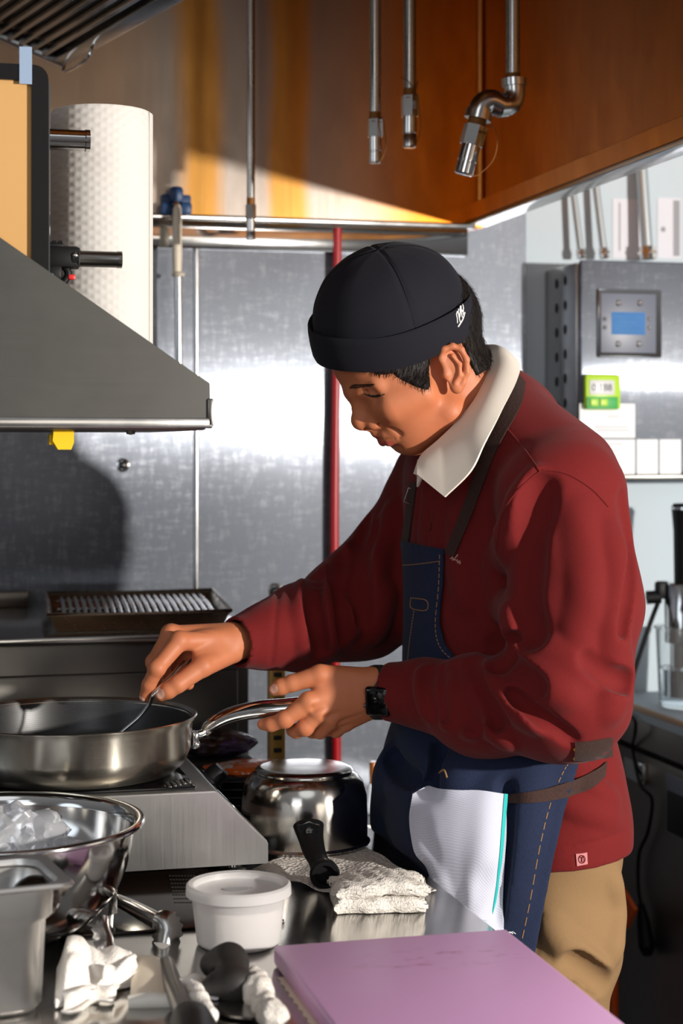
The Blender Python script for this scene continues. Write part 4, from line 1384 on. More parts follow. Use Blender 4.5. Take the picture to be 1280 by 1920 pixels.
for k in range(16):
    a = math.radians(25 + 100 * random.random())
    j = 6 + int(7 * random.random())
    r, z = prof[j]
    b.ball((mc[0] + (r - 0.004) * math.cos(a), mc[1] + (r - 0.004) * math.sin(a), CZ + z + 0.003), 0.0016, (0.7, 0.7, 1.5), seg=10)
b.build('rice_grains', 'white_plastic', bowl)
# crumpled plastic bags inside
def crumple(name, c, rad, lab, cat, mat, seed, amp=0.3, flat=1.0, sub=4, group=None):
    r_ = np.random.default_rng(seed)
    bm = bmesh.new()
    bmesh.ops.create_icosphere(bm, subdivisions=sub, radius=1)
    ks = r_.normal(0, 3.2, (14, 3)); ph = r_.uniform(0, 6.28, 14)
    for v in bm.verts:
        p = np.array(v.co)
        f = sum(abs(math.sin(k @ p + q)) for k, q in zip(ks, ph)) / 14
        s = 1 + amp * (f - 0.64) * 4
        v.co = Vector((p[0] * rad[0] * s, p[1] * rad[1] * s, p[2] * rad[2] * s * flat))
    o = MB().addbm(bm, Matrix.Translation(Vector(c))).build(name, mat, angle=28)
    return tag(o, lab, cat, group)
crumple('plastic_bag', W(26, 1572, 2.01), (0.055, 0.045, 0.035), 'crumpled clear plastic bag lying in the mixing bowl', 'bag', 'film', 3, 0.35)
crumple('plastic_film', W(128, 1602, 1.985), (0.026, 0.03, 0.018), 'small crumpled scrap of plastic film against the bowl rim inside', 'film', 'film', 9, 0.3)

# ------------------------------------------------------------------ gastronorm pan in the front left
gz = 1.032
gc = W(146, 1657, 1.712)
ga = math.radians(9)
gx, gy = np.array((math.cos(ga), math.sin(ga), 0)), np.array((-math.sin(ga), math.cos(ga), 0))
GW, GL = 0.30, 0.137
def rrect(w, l, r, n=6):
    out = []
    for cx_, cy_, a0 in ((w / 2 - r, l / 2 - r, 0), (-w / 2 + r, l / 2 - r, 90), (-w / 2 + r, -l / 2 + r, 180), (w / 2 - r, -l / 2 + r, 270)):
        for k in range(n):
            a = math.radians(a0 + 90 * k / (n - 1))
            out.append((cx_ + r * math.cos(a), cy_ + r * math.sin(a)))
    return out
gcen = gc - gx * (GW / 2) + gy * (GL / 2)
gt = thing('gastronorm_pan', 'deep rectangular steel food pan in the lower left corner', 'food pan', (gcen[0], gcen[1], CZ))
lv = [(0.240, 0.108, 0.024, 0.001), (0.252, 0.120, 0.028, 0.008), (0.258, 0.126, 0.028, 0.090), (0.268, 0.136, 0.026, 0.096), (0.270, 0.138, 0.024, gz - CZ - 0.008), (0.276, 0.144, 0.022, gz - CZ - 0.001), (0.296, 0.164, 0.016, gz - CZ), (0.300, 0.168, 0.016, gz - CZ - 0.003), (0.297, 0.165, 0.015, gz - CZ - 0.005), (0.280, 0.148, 0.021, gz - CZ - 0.004), (0.266, 0.134, 0.024, gz - CZ - 0.008), (0.265, 0.133, 0.026, 0.098), (0.254, 0.122, 0.028, 0.089), (0.248, 0.116, 0.028, 0.010), (0.238, 0.106, 0.024, 0.004)]
vs, fs = [], []
for w, l, r, z in lv:
    l -= 0.031
    for x, y in rrect(w, l, r):
        p = gcen + gx * x + gy * y
        vs.append((p[0], p[1], CZ + z))
nn = 24
for i in range(len(lv) - 1):
    for k in range(nn):
        k2 = (k + 1) % nn
        fs.append((i * nn + k, i * nn + k2, (i + 1) * nn + k2, (i + 1) * nn + k))
fs.append(tuple(range(nn))[::-1]); fs.append(tuple((len(lv) - 1) * nn + k for k in range(nn)))
M['gn_steel'] = steel('satin_steel', 0.84, 0.33, grain=(0.3, 0.3, 8), gs=0.06, smudge=0.05)
MB().add(vs, fs).build('tub', 'gn_steel', gt, 50)
ic = W(66, 1657, 1.77)
t = thing('ladle', 'dark brown ladle head sticking up inside the steel food pan', 'ladle', (ic[0], ic[1], CZ + 0.01))
MB().ball(ic - np.array((0, 0, 0.014)), 0.03, (0.85, 0.85, 0.75)).build('bowl', 'brown_plate', t)
MB().cyl(ic - np.array((0, 0, 0.02)), (ic[0] - 0.02, ic[1], CZ + 0.006), 0.008).build('handle', 'brown_plate', t)

# ------------------------------------------------------------------ tongs in front of the bowl
hg = W(207, 1676, 2.05)
tg = thing('tongs', 'short steel tongs with scalloped tips leaning in front of the mixing bowl', 'tongs', (hg[0], hg[1] - 0.05, CZ + 0.003))
def strip(path, wid, nrm_, curl=0.25, thick=0.0012):
    rows = []
    for p, w, nv in zip(path, wid, nrm_):
        p = np.array(p); nv = np.array(nv, float); nv /= np.linalg.norm(nv)
        rows.append((p, w, nv))
    out = []
    for i, (p, w, nv) in enumerate(rows):
        t_ = rows[min(i + 1, len(rows) - 1)][0] - rows[max(i - 1, 0)][0]
        t_ /= np.linalg.norm(t_)
        s_ = np.cross(t_, nv); s_ /= np.linalg.norm(s_)
        n_ = np.cross(s_, t_)
        out.append([p + s_ * w * c + n_ * (-curl * w * c * c) for c in np.linspace(-1, 1, 9)])
    return out
def arm(pts, out_dir, name_tip):
    pth = bez(pts, 20)
    w = np.interp(np.linspace(0, 1, len(pth)), [0, 0.5, 1], [0.0065, 0.0085, 0.0095])
    MB().grid(strip(pth, w, [out_dir] * len(pth), 0.8), 0.0013).build('arm', 'steel', tg, 60)
arm([W(206, 1682, 2.05), W(205, 1700, 2.02), W(203, 1722, 1.985)], -FV - RV * 0.25, 0)
arm([W(212, 1682, 2.05), W(240, 1695, 2.02), W(272, 1712, 1.99), W(290, 1722, 1.975)], -FV + ZV * 0.5, 0)
def tip(pts, wid, out_dir):
    pth = bez(pts, 16)
    n_ = len(pth)
    ws = np.interp(np.linspace(0, 1, n_), np.linspace(0, 1, len(wid)), wid)
    g = strip(pth, ws, [out_dir] * n_, 0.9)
    g = np.array([[tuple(q) for q in r] for r in g])
    for i in range(n_ // 3, n_):
        for e, sg in ((0, -1), (-1, 1)):
            if i % 2:
                g[i, e] += (g[i, e] - g[i, 4]) * 0.22
    MB().grid(g, 0.0013).build('scalloped_tip', 'steel', tg, 60)
tip([W(203, 1720, 1.985), W(204, 1742, 1.96), W(208, 1765, 1.94), W(207, 1785, 1.925)], [0.008, 0.012, 0.012, 0.009], -FV + RV * 0.5)
tip([W(288, 1721, 1.975), W(302, 1728, 1.97), W(311, 1745, 1.965), W(308, 1768, 1.96)], [0.008, 0.014, 0.015, 0.012], -FV + ZV * 0.2)
MB().cyl(hg + RV * -0.006, hg + RV * 0.008, 0.0045).build('hinge_pin', 'steel', tg)
MB().box(hg + ZV * 0.006, (0.012, 0.008, 0.010), 0.002).build('lock_tab', 'steel_dark', tg)

# ------------------------------------------------------------------ cloth and tools in the foreground
def drape(name, VQ_fn, lo, hi, h, mat, lab, cat):
    V, Q = mesh_sdf(VQ_fn, lo, hi, h)
    V = relax(V, Q, 2)
    org = np.array([(V[:, 0].min() + V[:, 0].max()) / 2, (V[:, 1].min() + V[:, 1].max()) / 2, V[:, 2].min()])
    o = solid(name, (V, Q), mat, None)
    o.data.transform(Matrix.Translation(-Vector(org)))
    o.location = org
    ORG[o.name] = org
    return tag(o, lab, cat)
cv = np.array((FV[0], FV[1], 0.0))
rows = []
NU, NV = 70, 64
for i in range(NU):
    u = i / (NU - 1)
    x = 104 + 152 * u
    f_ = onC(x, 1893 - 44 * u ** 1.6 - 8 * math.sin(PI * u), CZ)
    b_ = onC(x + 6, 1822 - 6 * u, CZ)
    hh = 0.020 + 0.034 * math.exp(-((u - 0.20) / 0.22) ** 2) + 0.014 * math.exp(-((u - 0.72) / 0.18) ** 2)
    hh *= min(1, 6 * u + 0.25) * min(1, 6 * (1 - u) + 0.35)
    row = []
    for j in range(NV):
        v = j / (NV - 1)
        a = PI * 1.28 * v
        c_ = -math.cos(a)
        q = b_ * (0.5 - 0.5 * c_) + f_ * (0.5 + 0.5 * c_)
        z = hh * max(0.0, math.sin(a)) ** 0.75 if a <= PI else 0.0
        if a > PI:
            q = f_ + (b_ - f_) * (0.22 * (a - PI) / (0.28 * PI))
            z = 0.0055 + 0.007 * math.sin((a - PI) / (0.28 * PI) * PI)
        w = math.sin(PI * min(1, v / 0.78)) if v < 0.78 else 0
        fo = 0.0042 * math.sin(11 * u + 5 * v + 1.2 * math.sin(6 * v)) + 0.0018 * math.sin(21 * u - 7 * v + 2)
        fo += -0.006 * math.exp(-((u - 0.42 - 0.25 * (v - .5)) / 0.05) ** 2) - 0.006 * math.exp(-((v - 0.60 + 0.10 * math.sin(7 * u)) / 0.05) ** 2) * (0.4 + 0.6 * math.sin(PI * u))
        z = z + fo * w * (0.55 + 0.45 * hh / 0.05)
        q = q - cv * (fo * 0.7 * w)
        row.append((q[0], q[1], CZ + max(0.0016 + 0.003 * (v > .8), z)))
    rows.append(row)
cl = MB().grid(rows, 0.0028)
# a second fold rolled on the right and the hem showing in front
rr2 = []
for i in range(36):
    u = i / 35
    c0 = onC(196 + 56 * u, 1838 - 34 * u + 10 * math.sin(PI * u), CZ + 0.016)
    r = 0.0135 * (1 - 0.35 * u)
    rr2.append([c0 + cv * (math.cos(a) * r * 1.25) + ZV * (math.sin(a) * r + 0.002 * math.sin(9 * u + a)) for a in np.linspace(-1.9, 2.9, 22)])
cl.grid(rr2, 0.0026)
rr3 = []
for i in range(40):
    u = i / 39
    c0 = onC(118 + 96 * u, 1880 - 22 * u + 4 * math.sin(8 * u), CZ + 0.010)
    r = 0.0085 + 0.002 * math.sin(6 * u)
    rr3.append([c0 + cv * (math.cos(a) * r * 1.3) + ZV * math.sin(a) * r for a in np.linspace(-2.6, 1.9, 20)])
cl.grid(rr3, 0.0026)
tag(cl.build('kitchen_cloth', 'cloth', angle=80), 'crumpled white kitchen cloth beside the steel food pan', 'cloth')
# cream scraper
s0, s1 = onC(265, 1800), onC(287, 1880)
t = thing('dough_scraper', 'cream plastic scraper lying right of the crumpled white cloth', 'scraper', onC(285, 1880))
rows = []
pts = [(257, 1790, 298, 1792, 0.016), (252, 1800, 303, 1800, 0.020), (250, 1825, 308, 1825, 0.020), (248, 1850, 315, 1850, 0.016), (246, 1868, 322, 1866, 0.010)]
for x0_, y0_, x1_, y1_, z in pts:
    a, b = onC(x0_, y0_ + 12, CZ + z * 0.35), onC(x1_, y1_ + 12, CZ + z * 0.35)
    rows.append([a * (1 - u) + b * u + ZV * (z * 0.25 * math.sin(PI * u) ** 0.4) for u in np.linspace(0, 1, 11)])
MB().grid(rows, 0.006).build('blade', 'cream_plastic', t, 60)
a, b = onC(241, 1880, CZ + 0.004), onC(324, 1878, CZ + 0.004)
MB().tube([a, (a + b) / 2 + ZV * 0.002, b], [0.007, 0.0085, 0.007], 14).build('grip', 'white_plastic', t)
# black handled steel, pointing at the lens
t = thing('sharpening_rod', 'steel rod tool with a round black handle end in the near foreground', 'rod', onC(340, 1890))
MB().tube([onC(312, 1806, CZ + 0.008), onC(325, 1850, CZ + 0.010), onC(350, 1908, CZ + 0.015)], [0.008, 0.010, 0.011], 18).build('rod', 'steel_dark', t)
hq = onC(367, 1938, CZ + 0.020)
MB().tube([onC(349, 1903, CZ + 0.016), onC(358, 1918, CZ + 0.018), hq, hq - FV * 0.05 + RV * 0.004], [0.013, 0.0205, 0.0215, 0.020], 22).build('handle', 'black', t)
# chef knife: black handle end, blade toward the left
t = thing('chef_knife', 'kitchen knife with curved black handle lying in front of the deli tub', 'knife', onC(430, 1850))
def kh(p):
    d = cone(p, onC(398, 1808, CZ + 0.022), onC(428, 1806, CZ + 0.025), 0.013, 0.0185)
    d = smin(d, cone(p, onC(428, 1806, CZ + 0.025), onC(440, 1846, CZ + 0.018), 0.0185, 0.0165), 0.012)
    d = smin(d, cone(p, onC(442, 1848, CZ + 0.016), onC(402, 1850, CZ + 0.014), 0.0150, 0.0130), 0.012)
    d = smax(d, -cone(p, onC(380, 1832, CZ + 0.018), onC(398, 1832, CZ + 0.018), 0.008, 0.008), 0.004)
    return np.maximum(d, CZ + 0.0008 - p[:, 2])
V, Q = mesh_sdf(kh, onC(430, 1850) - np.array((0.09, 0.09, 0.02)), onC(430, 1850) + np.array((0.09, 0.13, 0.08)), 0.0016)
solid('handle', (relax(V, Q, 2), Q), 'black_soft', t)
bl = [(360, 1858), (392, 1846), (430, 1848), (468, 1866), (492, 1888), (500, 1902), (470, 1908), (430, 1904), (395, 1890)]
pb = [onC(x, y + 2, CZ + 0.004) for x, y in bl]
b = MB()
n = len(pb)
b.add([p + ZV * 0.0012 for p in pb] + [p - ZV * 0.0012 for p in pb], [tuple(range(n)), tuple(range(2 * n - 1, n - 1, -1))] + [(i, i + n, (i + 1) % n + n, (i + 1) % n) for i in range(n)])
b.build('blade', 'steel', t)
# scrubbed white rags and scraps
def rag(name, pts, rads, lab, cat, mat='terry', amp=0.0016, seed=1, grooves=()):
    def fn(p):
        d = None
        for i in range(len(pts) - 1):
            c_ = cone(p, pts[i], pts[i + 1], rads[i], rads[i + 1])
            d = c_ if d is None else smin(d, c_, 0.008)
        for a, b, r in grooves:
            d = smax(d, -cone(p, a, b, r, r), 0.005)
        w = amp * np.sin(p[:, 0] * 310 + seed + p[:, 2] * 200) * np.sin(p[:, 1] * 240 + p[:, 2] * 150 + seed)
        return np.maximum(d + w, CZ + 0.0006 - p[:, 2])
    P_ = np.array(pts); R_ = max(rads) + 0.01
    lo = P_.min(0) - R_; hi = P_.max(0) + R_; lo[2] = CZ - 0.006
    return drape(name, fn, lo, hi, 0.0016, mat, lab, cat)
rag('cloth_scrap', [onC(478, 1835, CZ + 0.014), onC(484, 1860, CZ + 0.014), onC(495, 1885, CZ + 0.011), onC(512, 1905, CZ + 0.012)], [0.012, 0.0145, 0.010, 0.015], 'small twisted white cloth scrap between the knife and the purple board', 'cloth', seed=2)
rag('cloth_scrap', [onC(340, 1850, CZ + 0.010), onC(362, 1848, CZ + 0.010), onC(372, 1880, CZ + 0.010), onC(392, 1905, CZ + 0.010)], [0.008, 0.010, 0.010, 0.009], 'crumpled off white scrap lying between the black handles', 'cloth', 'cloth', 0.0006, seed=5)
pl_ = [onC(x, y, CZ + 0.0075) for x, y in ((368, 1852), (420, 1856), (408, 1874), (378, 1872))]
tag(MB().grid([[pl_[0], pl_[1]], [pl_[3], pl_[2]]], 0.001).build('paper_label', 'paper_dim'), 'torn pale paper scrap lying on the knife blade', 'paper')

# ------------------------------------------------------------------ bags and trays behind the saucepan
tb = np.array(W(452, 1470, 2.60)); tb[2] = CZ
first = None
for k in range(6):
    z = CZ + 0.001 + k * 0.0115
    o = MB().lathe([(0, 0), (0.060, 0), (0.072, 0.010), (0.075, 0.0105), (0.074, 0.012), (0.071, 0.0115), (0.059, 0.002), (0, 0.002)], (tb[0], tb[1], z), 40, sy=0.75).build('takeaway_tray', 'black_soft')
    nm = ['lowest', 'second lowest', 'third from the bottom', 'fourth from the bottom', 'second highest', 'topmost'][k]
    tag(o, nm + ' dark tray of the stack hidden behind the saucepan', 'tray', 'dark trays stacked behind the saucepan')
ztop = CZ + 0.001 + 5 * 0.0115 + 0.013
crumple('food_bag', (tb[0] + 0.015, tb[1] - 0.01, ztop + 0.010), (0.070, 0.045, 0.010), 'orange printed food bag lying on the dark trays behind the saucepan', 'bag', 'bag_orange', 21, 0.12)
db = W(410, 1412, 2.70)
t_ = np.array((db[0], db[1], CZ))
tag(MB().bx((db[0] - 0.06, 2.645, CZ), (db[0] + 0.055, 2.715, CZ + 0.075), 0.006).build('carton', 'black_soft'), 'small dark carton behind the cooker under the purple printed bag', 'carton')
crumple('food_bag', (db[0], 2.68, CZ + 0.096), (0.062, 0.035, 0.022), 'dark purple printed food bag behind the cooker', 'bag', 'bag_dark', 31, 0.14)
# ================================================================== the chef
C0 = np.array((0, 0, EYE))
def on_side(px, py, l, O, left):
    """photo point at lateral distance l from a midplane through O"""
    v = W(px, py, 1.0) - C0
    d = (l + (O - C0) @ left) / (v @ left)
    return C0 + v * d

person = thing('person', 'person in black brimless cap, maroon sweatshirt and denim apron cooking at the worktop', 'person', (0.87, 2.33, 0.0))

# ---- head
YA = math.radians(20)
HF = -math.cos(YA) * RV - math.sin(YA) * FV
HLft = -math.cos(YA) * FV + math.sin(YA) * RV
HO = W(797, 692, 2.375)
def H(px, py, l=0.0):
    return on_side(px, py, l, HO, HLft)
def rotax(pitch, roll=0.0):
    f = HF * math.cos(pitch) - ZV * math.sin(pitch)
    u = ZV * math.cos(pitch) + HF * math.sin(pitch)
    l2 = HLft * math.cos(roll) - u * math.sin(roll)
    u2 = u * math.cos(roll) + HLft * math.sin(roll)
    return f, l2, u2
PIT = math.radians(27)
fA, lA, uA = rotax(PIT)

def mir(p):
    """the same point on the other side of the head"""
    p = np.asarray(p, float)
    return p - 2 * ((p - HO) @ HLft) * HLft

lipU = [(H(704, 813), H(722, 814, .012)), (H(722, 814, .012), H(744, 817, .024))]
lipL = [(H(719, 826), H(730, 827, .011)), (H(730, 827, .011), H(744, 820, .021))]
def both(fn, a, b, ra, rb, p):
    return np.minimum(cone(p, a, b, ra, rb), cone(p, mir(a), mir(b), ra, rb))
nail_pts = []
def head_core(p):
    d = ell(p, H(764, 618), rotax(math.radians(24)), (0.101, 0.078, 0.087))
    d = smin(d, ell(p, H(706, 664), (fA, lA, uA), (0.060, 0.068, 0.060)), 0.03)
    d = smin(d, ell(p, H(754, 752), (fA, lA, uA), (0.052, 0.060, 0.070)), 0.03)
    d = smin(d, both(cone, H(779, 805, .010), H(842, 772, .054), 0.0245, 0.020, p), 0.028)
    d = smin(d, sph(p, H(772, 809), 0.0275), 0.014)
    d = smin(d, both(cone, H(735, 760, .047), H(790, 735, .062), 0.021, 0.018, p), 0.022)
    d = smin(d, sph(p, H(731, 795), 0.0200), 0.016)
    # neck
    d = smin(d, cone(p, H(846, 712), H(905, 860), 0.060, 0.064), 0.02)
    d = smin(d, cone(p, H(822, 792), H(868, 900), 0.026, 0.045), 0.016)
    return d
def head_fn(p):
    d = head_core(p)
    # brow ridge and eye sockets
    d = smin(d, both(cone, H(664, 735, .006), H(706, 722, .046), 0.010, 0.009, p), 0.012)
    d = smax(d, -np.minimum(sph(p, H(684, 748, .046), 0.0135), sph(p, mir(H(684, 748, .046)), 0.0135)), 0.012)
    d = smin(d, np.minimum(sph(p, H(705, 740, .033), 0.0130), sph(p, mir(H(705, 740, .033)), 0.0130)), 0.005)
    # lid crease
    d = smax(d, -both(cone, H(688, 731, .034), H(716, 731, .047), 0.0016, 0.0012, p), 0.004)
    # nose
    d = smin(d, cone(p, H(672, 745), H(675, 786), 0.0085, 0.0112), 0.014)
    d = smin(d, sph(p, H(677, 789), 0.0128), 0.006)
    d = smin(d, np.minimum(sph(p, H(699, 791, .0135), 0.0108), sph(p, mir(H(699, 791, .0135)), 0.0108)), 0.006)
    d = smin(d, cone(p, H(682, 798), H(706, 803), 0.0052, 0.008), 0.006)
    d = smax(d, -np.minimum(cone(p, H(686, 807, .0065), H(697, 800, .008), 0.0036, 0.003), cone(p, mir(H(686, 807, .0065)), mir(H(697, 800, .008)), 0.0036, 0.003)), 0.003)
    # groove beside the nose wing
    d = smax(d, -both(cone, H(732, 795, .030), H(750, 811, .033), 0.0008, 0.0006, p), 0.010)
    d = smin(d, np.minimum(sph(p, H(722, 766, .026), 0.0165), sph(p, mir(H(722, 766, .026)), 0.0165)), 0.014)
    d = smax(d, -both(cone, H(709, 783, .0235), H(713, 799, .0245), 0.0022, 0.0022, p), 0.004)
    # lips
    for a, b in lipU:
        d = smin(d, both(cone, a, b, 0.0058, 0.0045, p), 0.005)
    for a, b in lipL:
        d = smin(d, both(cone, a, b, 0.0072, 0.0048, p), 0.005)
    d = smax(d, -both(cone, H(710, 820), H(724, 820, .014), 0.0014, 0.0012, p), 0.0025)
    d = smax(d, -both(cone, H(724, 820, .014), H(752, 819, .030), 0.0013, 0.0016, p), 0.0025)
    d = smax(d, -both(cone, H(733, 841, 0), H(745, 838, .014), 0.004, 0.002, p), 0.010)
    # ears
    for s in (0, 1):
        m = (lambda q: mir(q)) if s else (lambda q: q)
        e = ell(p, m(H(851, 692, .083)), rotax(math.radians(14)), (0.0150, 0.0055, 0.0285))
        e = smin(e, sph(p, m(H(856, 726, .082)), 0.0085), 0.006)
        hx = [H(834, 692, .080), H(826, 672, .082), H(832, 655, .086), H(848, 649, .090), H(864, 655, .093), H(874, 674, .094), H(875, 698, .092), H(867, 718, .088), H(858, 730, .084)]
        for a, b in zip(hx[:-1], hx[1:]):
            e = smin(e, cone(p, m(a), m(b), 0.0042, 0.0042), 0.003)
        e = smax(e, -cone(p, m(H(843, 680, .095)), m(H(848, 708, .094)), 0.0072, 0.0092), 0.004)
        ax_ = [H(848, 667, .091), H(861, 683, .092), H(862, 703, .091), H(853, 718, .088)]
        for a, b in zip(ax_[:-1], ax_[1:]):
            e = smin(e, cone(p, m(a), m(b), 0.0030, 0.0030), 0.003)
        e = smin(e, sph(p, m(H(835, 702, .080)), 0.0062), 0.004)
        d = smin(d, e, 0.005)
    return d
def head_pick(p):
    li = np.full(len(p), 1e9, np.float32)
    for a, b in lipL:
        li = np.minimum(li, both(cone, a, b, 0.0066, 0.0040, p))
    for a, b in lipU:
        li = np.minimum(li, both(cone, a - ZV * 0.0022, b - ZV * 0.0016, 0.0030, 0.0020, p))
    return (li < 0.0018).astype(int)

# ---- hands
def chain(p, pts, rs, k=0.004):
    d = None
    for i in range(len(pts) - 1):
        c_ = cone(p, pts[i], pts[i + 1], rs[i], rs[i + 1])
        d = c_ if d is None else smin(d, c_, k)
    return d
LH = dict(
    index=([W(578, 1316, 2.340), W(534, 1349, 2.338), W(508, 1358, 2.345), W(493, 1358, 2.350)], [.0125, .0108, .0095, .0080]),
    middle=([W(598, 1336, 2.343), W(572, 1364, 2.344), W(555, 1371, 2.358), W(547, 1370, 2.368)], [.0125, .0108, .0095, .0082]),
    ring=([W(622, 1348, 2.352), W(600, 1371, 2.360), W(585, 1371, 2.378), W(578, 1362, 2.388)], [.0122, .0102, .0092, .0080]),
    little=([W(648, 1356, 2.368), W(630, 1370, 2.380), W(614, 1368, 2.393), W(606, 1360, 2.400)], [.0110, .0092, .0082, .0072]),
    thumb=([W(600, 1266, 2.352), W(548, 1281, 2.352), W(527, 1288, 2.354), W(515, 1293, 2.356)], [.0140, .0112, .0108, .0085]))
RH = dict(
    index=([W(336, 1203, 2.345), W(294, 1253, 2.322), W(279, 1284, 2.328), W(271, 1306, 2.334)], [.0125, .0108, .0092, .0075]),
    middle=([W(320, 1190, 2.372), W(289, 1242, 2.358), W(291, 1276, 2.372), W(299, 1296, 2.380)], [.0125, .0108, .0095, .0080]),
    ring=([W(328, 1200, 2.402), W(302, 1252, 2.398), W(318, 1278, 2.406), W(332, 1286, 2.404)], [.0120, .0102, .0092, .0080]),
    little=([W(348, 1220, 2.424), W(326, 1262, 2.420), W(342, 1282, 2.418), W(354, 1284, 2.412)], [.0110, .0092, .0082, .0072]),
    thumb=([W(380, 1249, 2.345), W(333, 1283, 2.326), W(315, 1295, 2.325), W(302, 1303, 2.326)], [.0140, .0115, .0108, .0085]))
LN = [(W(513, 1291, 2.347), 0.0065)]
RN = [(W(300, 1301, 2.317), 0.0068), (W(266, 1310, 2.330), 0.0045)]
def lhand(p):
    d = smin(cone(p, W(815, 1284, 2.36), W(716, 1281, 2.368), .026, .0205), cone(p, W(815, 1312, 2.36), W(716, 1315, 2.368), .026, .0205), 0.02)
    for w0, f in ((W(700, 1282, 2.365), 'index'), (W(700, 1296, 2.362), 'middle'), (W(700, 1310, 2.366), 'ring'), (W(702, 1322, 2.372), 'little')):
        d = smin(d, cone(p, w0, LH[f][0][0], .0165, LH[f][1][0]), 0.010)
    d = smin(d, cone(p, W(694, 1275, 2.362), LH['thumb'][0][0], .0165, .0145), 0.012)
    d = smin(d, cone(p, W(640, 1290, 2.358), W(604, 1296, 2.352), .015, .010), 0.012)
    for f in LH:
        d = smin(d, chain(p, *LH[f]), 0.0035)
    for f in ('index', 'middle', 'ring'):
        d = smin(d, sph(p, LH[f][0][0] - FV * 0.003 + ZV * 0.001, .0115), 0.006)
    for f, (nx, r_) in zip(('index', 'middle'), ((0, .0102), (0, .0100))):
        d = smin(d, sph(p, LH[f][0][1], LH[f][1][1] + .0008), 0.003)
    for a, b in ((LH['index'][0][0], LH['middle'][0][0]), (LH['middle'][0][0], LH['ring'][0][0]), (LH['ring'][0][0], LH['little'][0][0])):
        m_ = (a + b) / 2 - FV * 0.0145
        d = smax(d, -cone(p, m_, m_ + RV * 0.028 + ZV * 0.008, 0.0030, 0.0010), 0.006)
    return d
def rhand(p):
    d = smin(cone(p, W(520, 1186, 2.445), W(446, 1195, 2.40), .016, .0170), cone(p, W(520, 1208, 2.445), W(448, 1213, 2.40), .016, .0170), 0.02)
    for w0, f in ((W(432, 1198, 2.390), 'index'), (W(430, 1190, 2.402), 'middle'), (W(432, 1200, 2.415), 'ring'), (W(436, 1214, 2.425), 'little')):
        d = smin(d, cone(p, w0, RH[f][0][0], .0165, RH[f][1][0]), 0.010)
    d = smin(d, cone(p, W(430, 1222, 2.385), RH['thumb'][0][0], .0170, .0148), 0.012)
    d = smin(d, cone(p, W(398, 1220, 2.37), W(372, 1232, 2.352), .014, .0075), 0.010)
    for f in RH:
        d = smin(d, chain(p, *RH[f]), 0.0035)
    for f in ('index', 'middle'):
        d = smin(d, sph(p, RH[f][0][0] + ZV * 0.002, .0122), 0.006)
        d = smin(d, sph(p, RH[f][0][1], RH[f][1][1] + .0008), 0.003)
    a, b = RH['index'][0][0], RH['middle'][0][0]
    m_ = (a + b) / 2 + ZV * 0.012
    d = smax(d, -cone(p, m_, m_ + RV * 0.05, 0.003, 0.001), 0.006)
    return d

# ---- torso under the clothes (joined to the head and hands as one body)
TYA = math.radians(26)
TF = -math.cos(TYA) * RV - math.sin(TYA) * FV
TL = -math.cos(TYA) * FV + math.sin(TYA) * RV
def tax(pitch):
    f = TF * math.cos(pitch) - ZV * math.sin(pitch)
    u = ZV * math.cos(pitch) + TF * math.sin(pitch)
    return f, TL, u
def inner_fn(p):
    d = ell(p, W(950, 1010, 2.45), tax(.25), (0.09, 0.14, 0.18))
    d = smin(d, ell(p, W(965, 1280, 2.46), tax(.1), (0.09, 0.13, 0.2)), 0.05)
    d = smin(d, cone(p, W(890, 820, 2.40), W(930, 900, 2.43), .05, .06), 0.04)
    for pts in (NEAR_ARM, FAR_ARM):
        for (a, ra), (b, rb) in zip(pts[:-1], pts[1:]):
            d = np.minimum(d, cone(p, a, b, max(ra - .045, .018), max(rb - .045, .018)))
    return d
NEAR_ARM = [(W(1052, 935, 2.275), .086), (W(1080, 1130, 2.225), .079), (W(1058, 1305, 2.205), .078), (W(900, 1322, 2.28), .062), (W(800, 1302, 2.345), .041), (W(735, 1297, 2.366), .0390)]
FAR_ARM = [(W(835, 930, 2.62), .082), (W(735, 1080, 2.60), .078), (W(672, 1135, 2.565), .075), (W(560, 1178, 2.47), .055), (W(505, 1192, 2.43), .040), (W(452, 1203, 2.40), .0365)]

lo = H(740, 640) - 0.24; hi = H(800, 700) + 0.24
lo[2] = W(0, 885, 2.4)[2]
VH, QH = mesh_sdf(head_fn, lo, hi, 0.0016)
def hb_(d):
    P_ = np.vstack([x[0] for x in d.values()])
    return P_.min(0) - 0.03, P_.max(0) + 0.03
lo, hi = hb_(LH); hi = np.maximum(hi, W(800, 1270, 2.36) + 0.04)
lo = np.minimum(lo, W(800, 1340, 2.38) - 0.03)
VL, QL = mesh_sdf(lhand, lo, hi, 0.0013)
lo, hi = hb_(RH); hi = np.maximum(hi, W(520, 1160, 2.44) + 0.04); lo = np.minimum(lo, W(520, 1240, 2.4) - 0.02)
VR, QR = mesh_sdf(rhand, lo, hi, 0.0013)
lo = np.min([W(440, 1500, 2.2), W(440, 1500, 2.7), W(1200, 800, 2.2)], 0) - 0.05
hi = np.max([W(440, 800, 2.2), W(1200, 800, 2.7), W(1200, 800, 2.2)], 0) + 0.05
VI, QI = mesh_sdf(inner_fn, lo, hi, 0.008)
HEADS = Skin((VH, QH))
VH = relax(VH, QH, 1); VL = relax(VL, QL, 2); VR = relax(VR, QR, 2)
def body_pick(p):
    out = head_pick(p)
    n_ = np.zeros(len(p), bool)
    for q, r in LN + RN:
        n_ |= sph(p, q, r) < 0
    return np.where(n_, 2, out)
solid('body', merge([(VH, QH), (VL, QL), (VR, QR), (VI, QI)]), ['skin', 'lip', 'nail'], person, body_pick)

def hmarch(px, py, lift=0.0):
    return march(px, py, HEADS, 2.15, 2.6, lift)
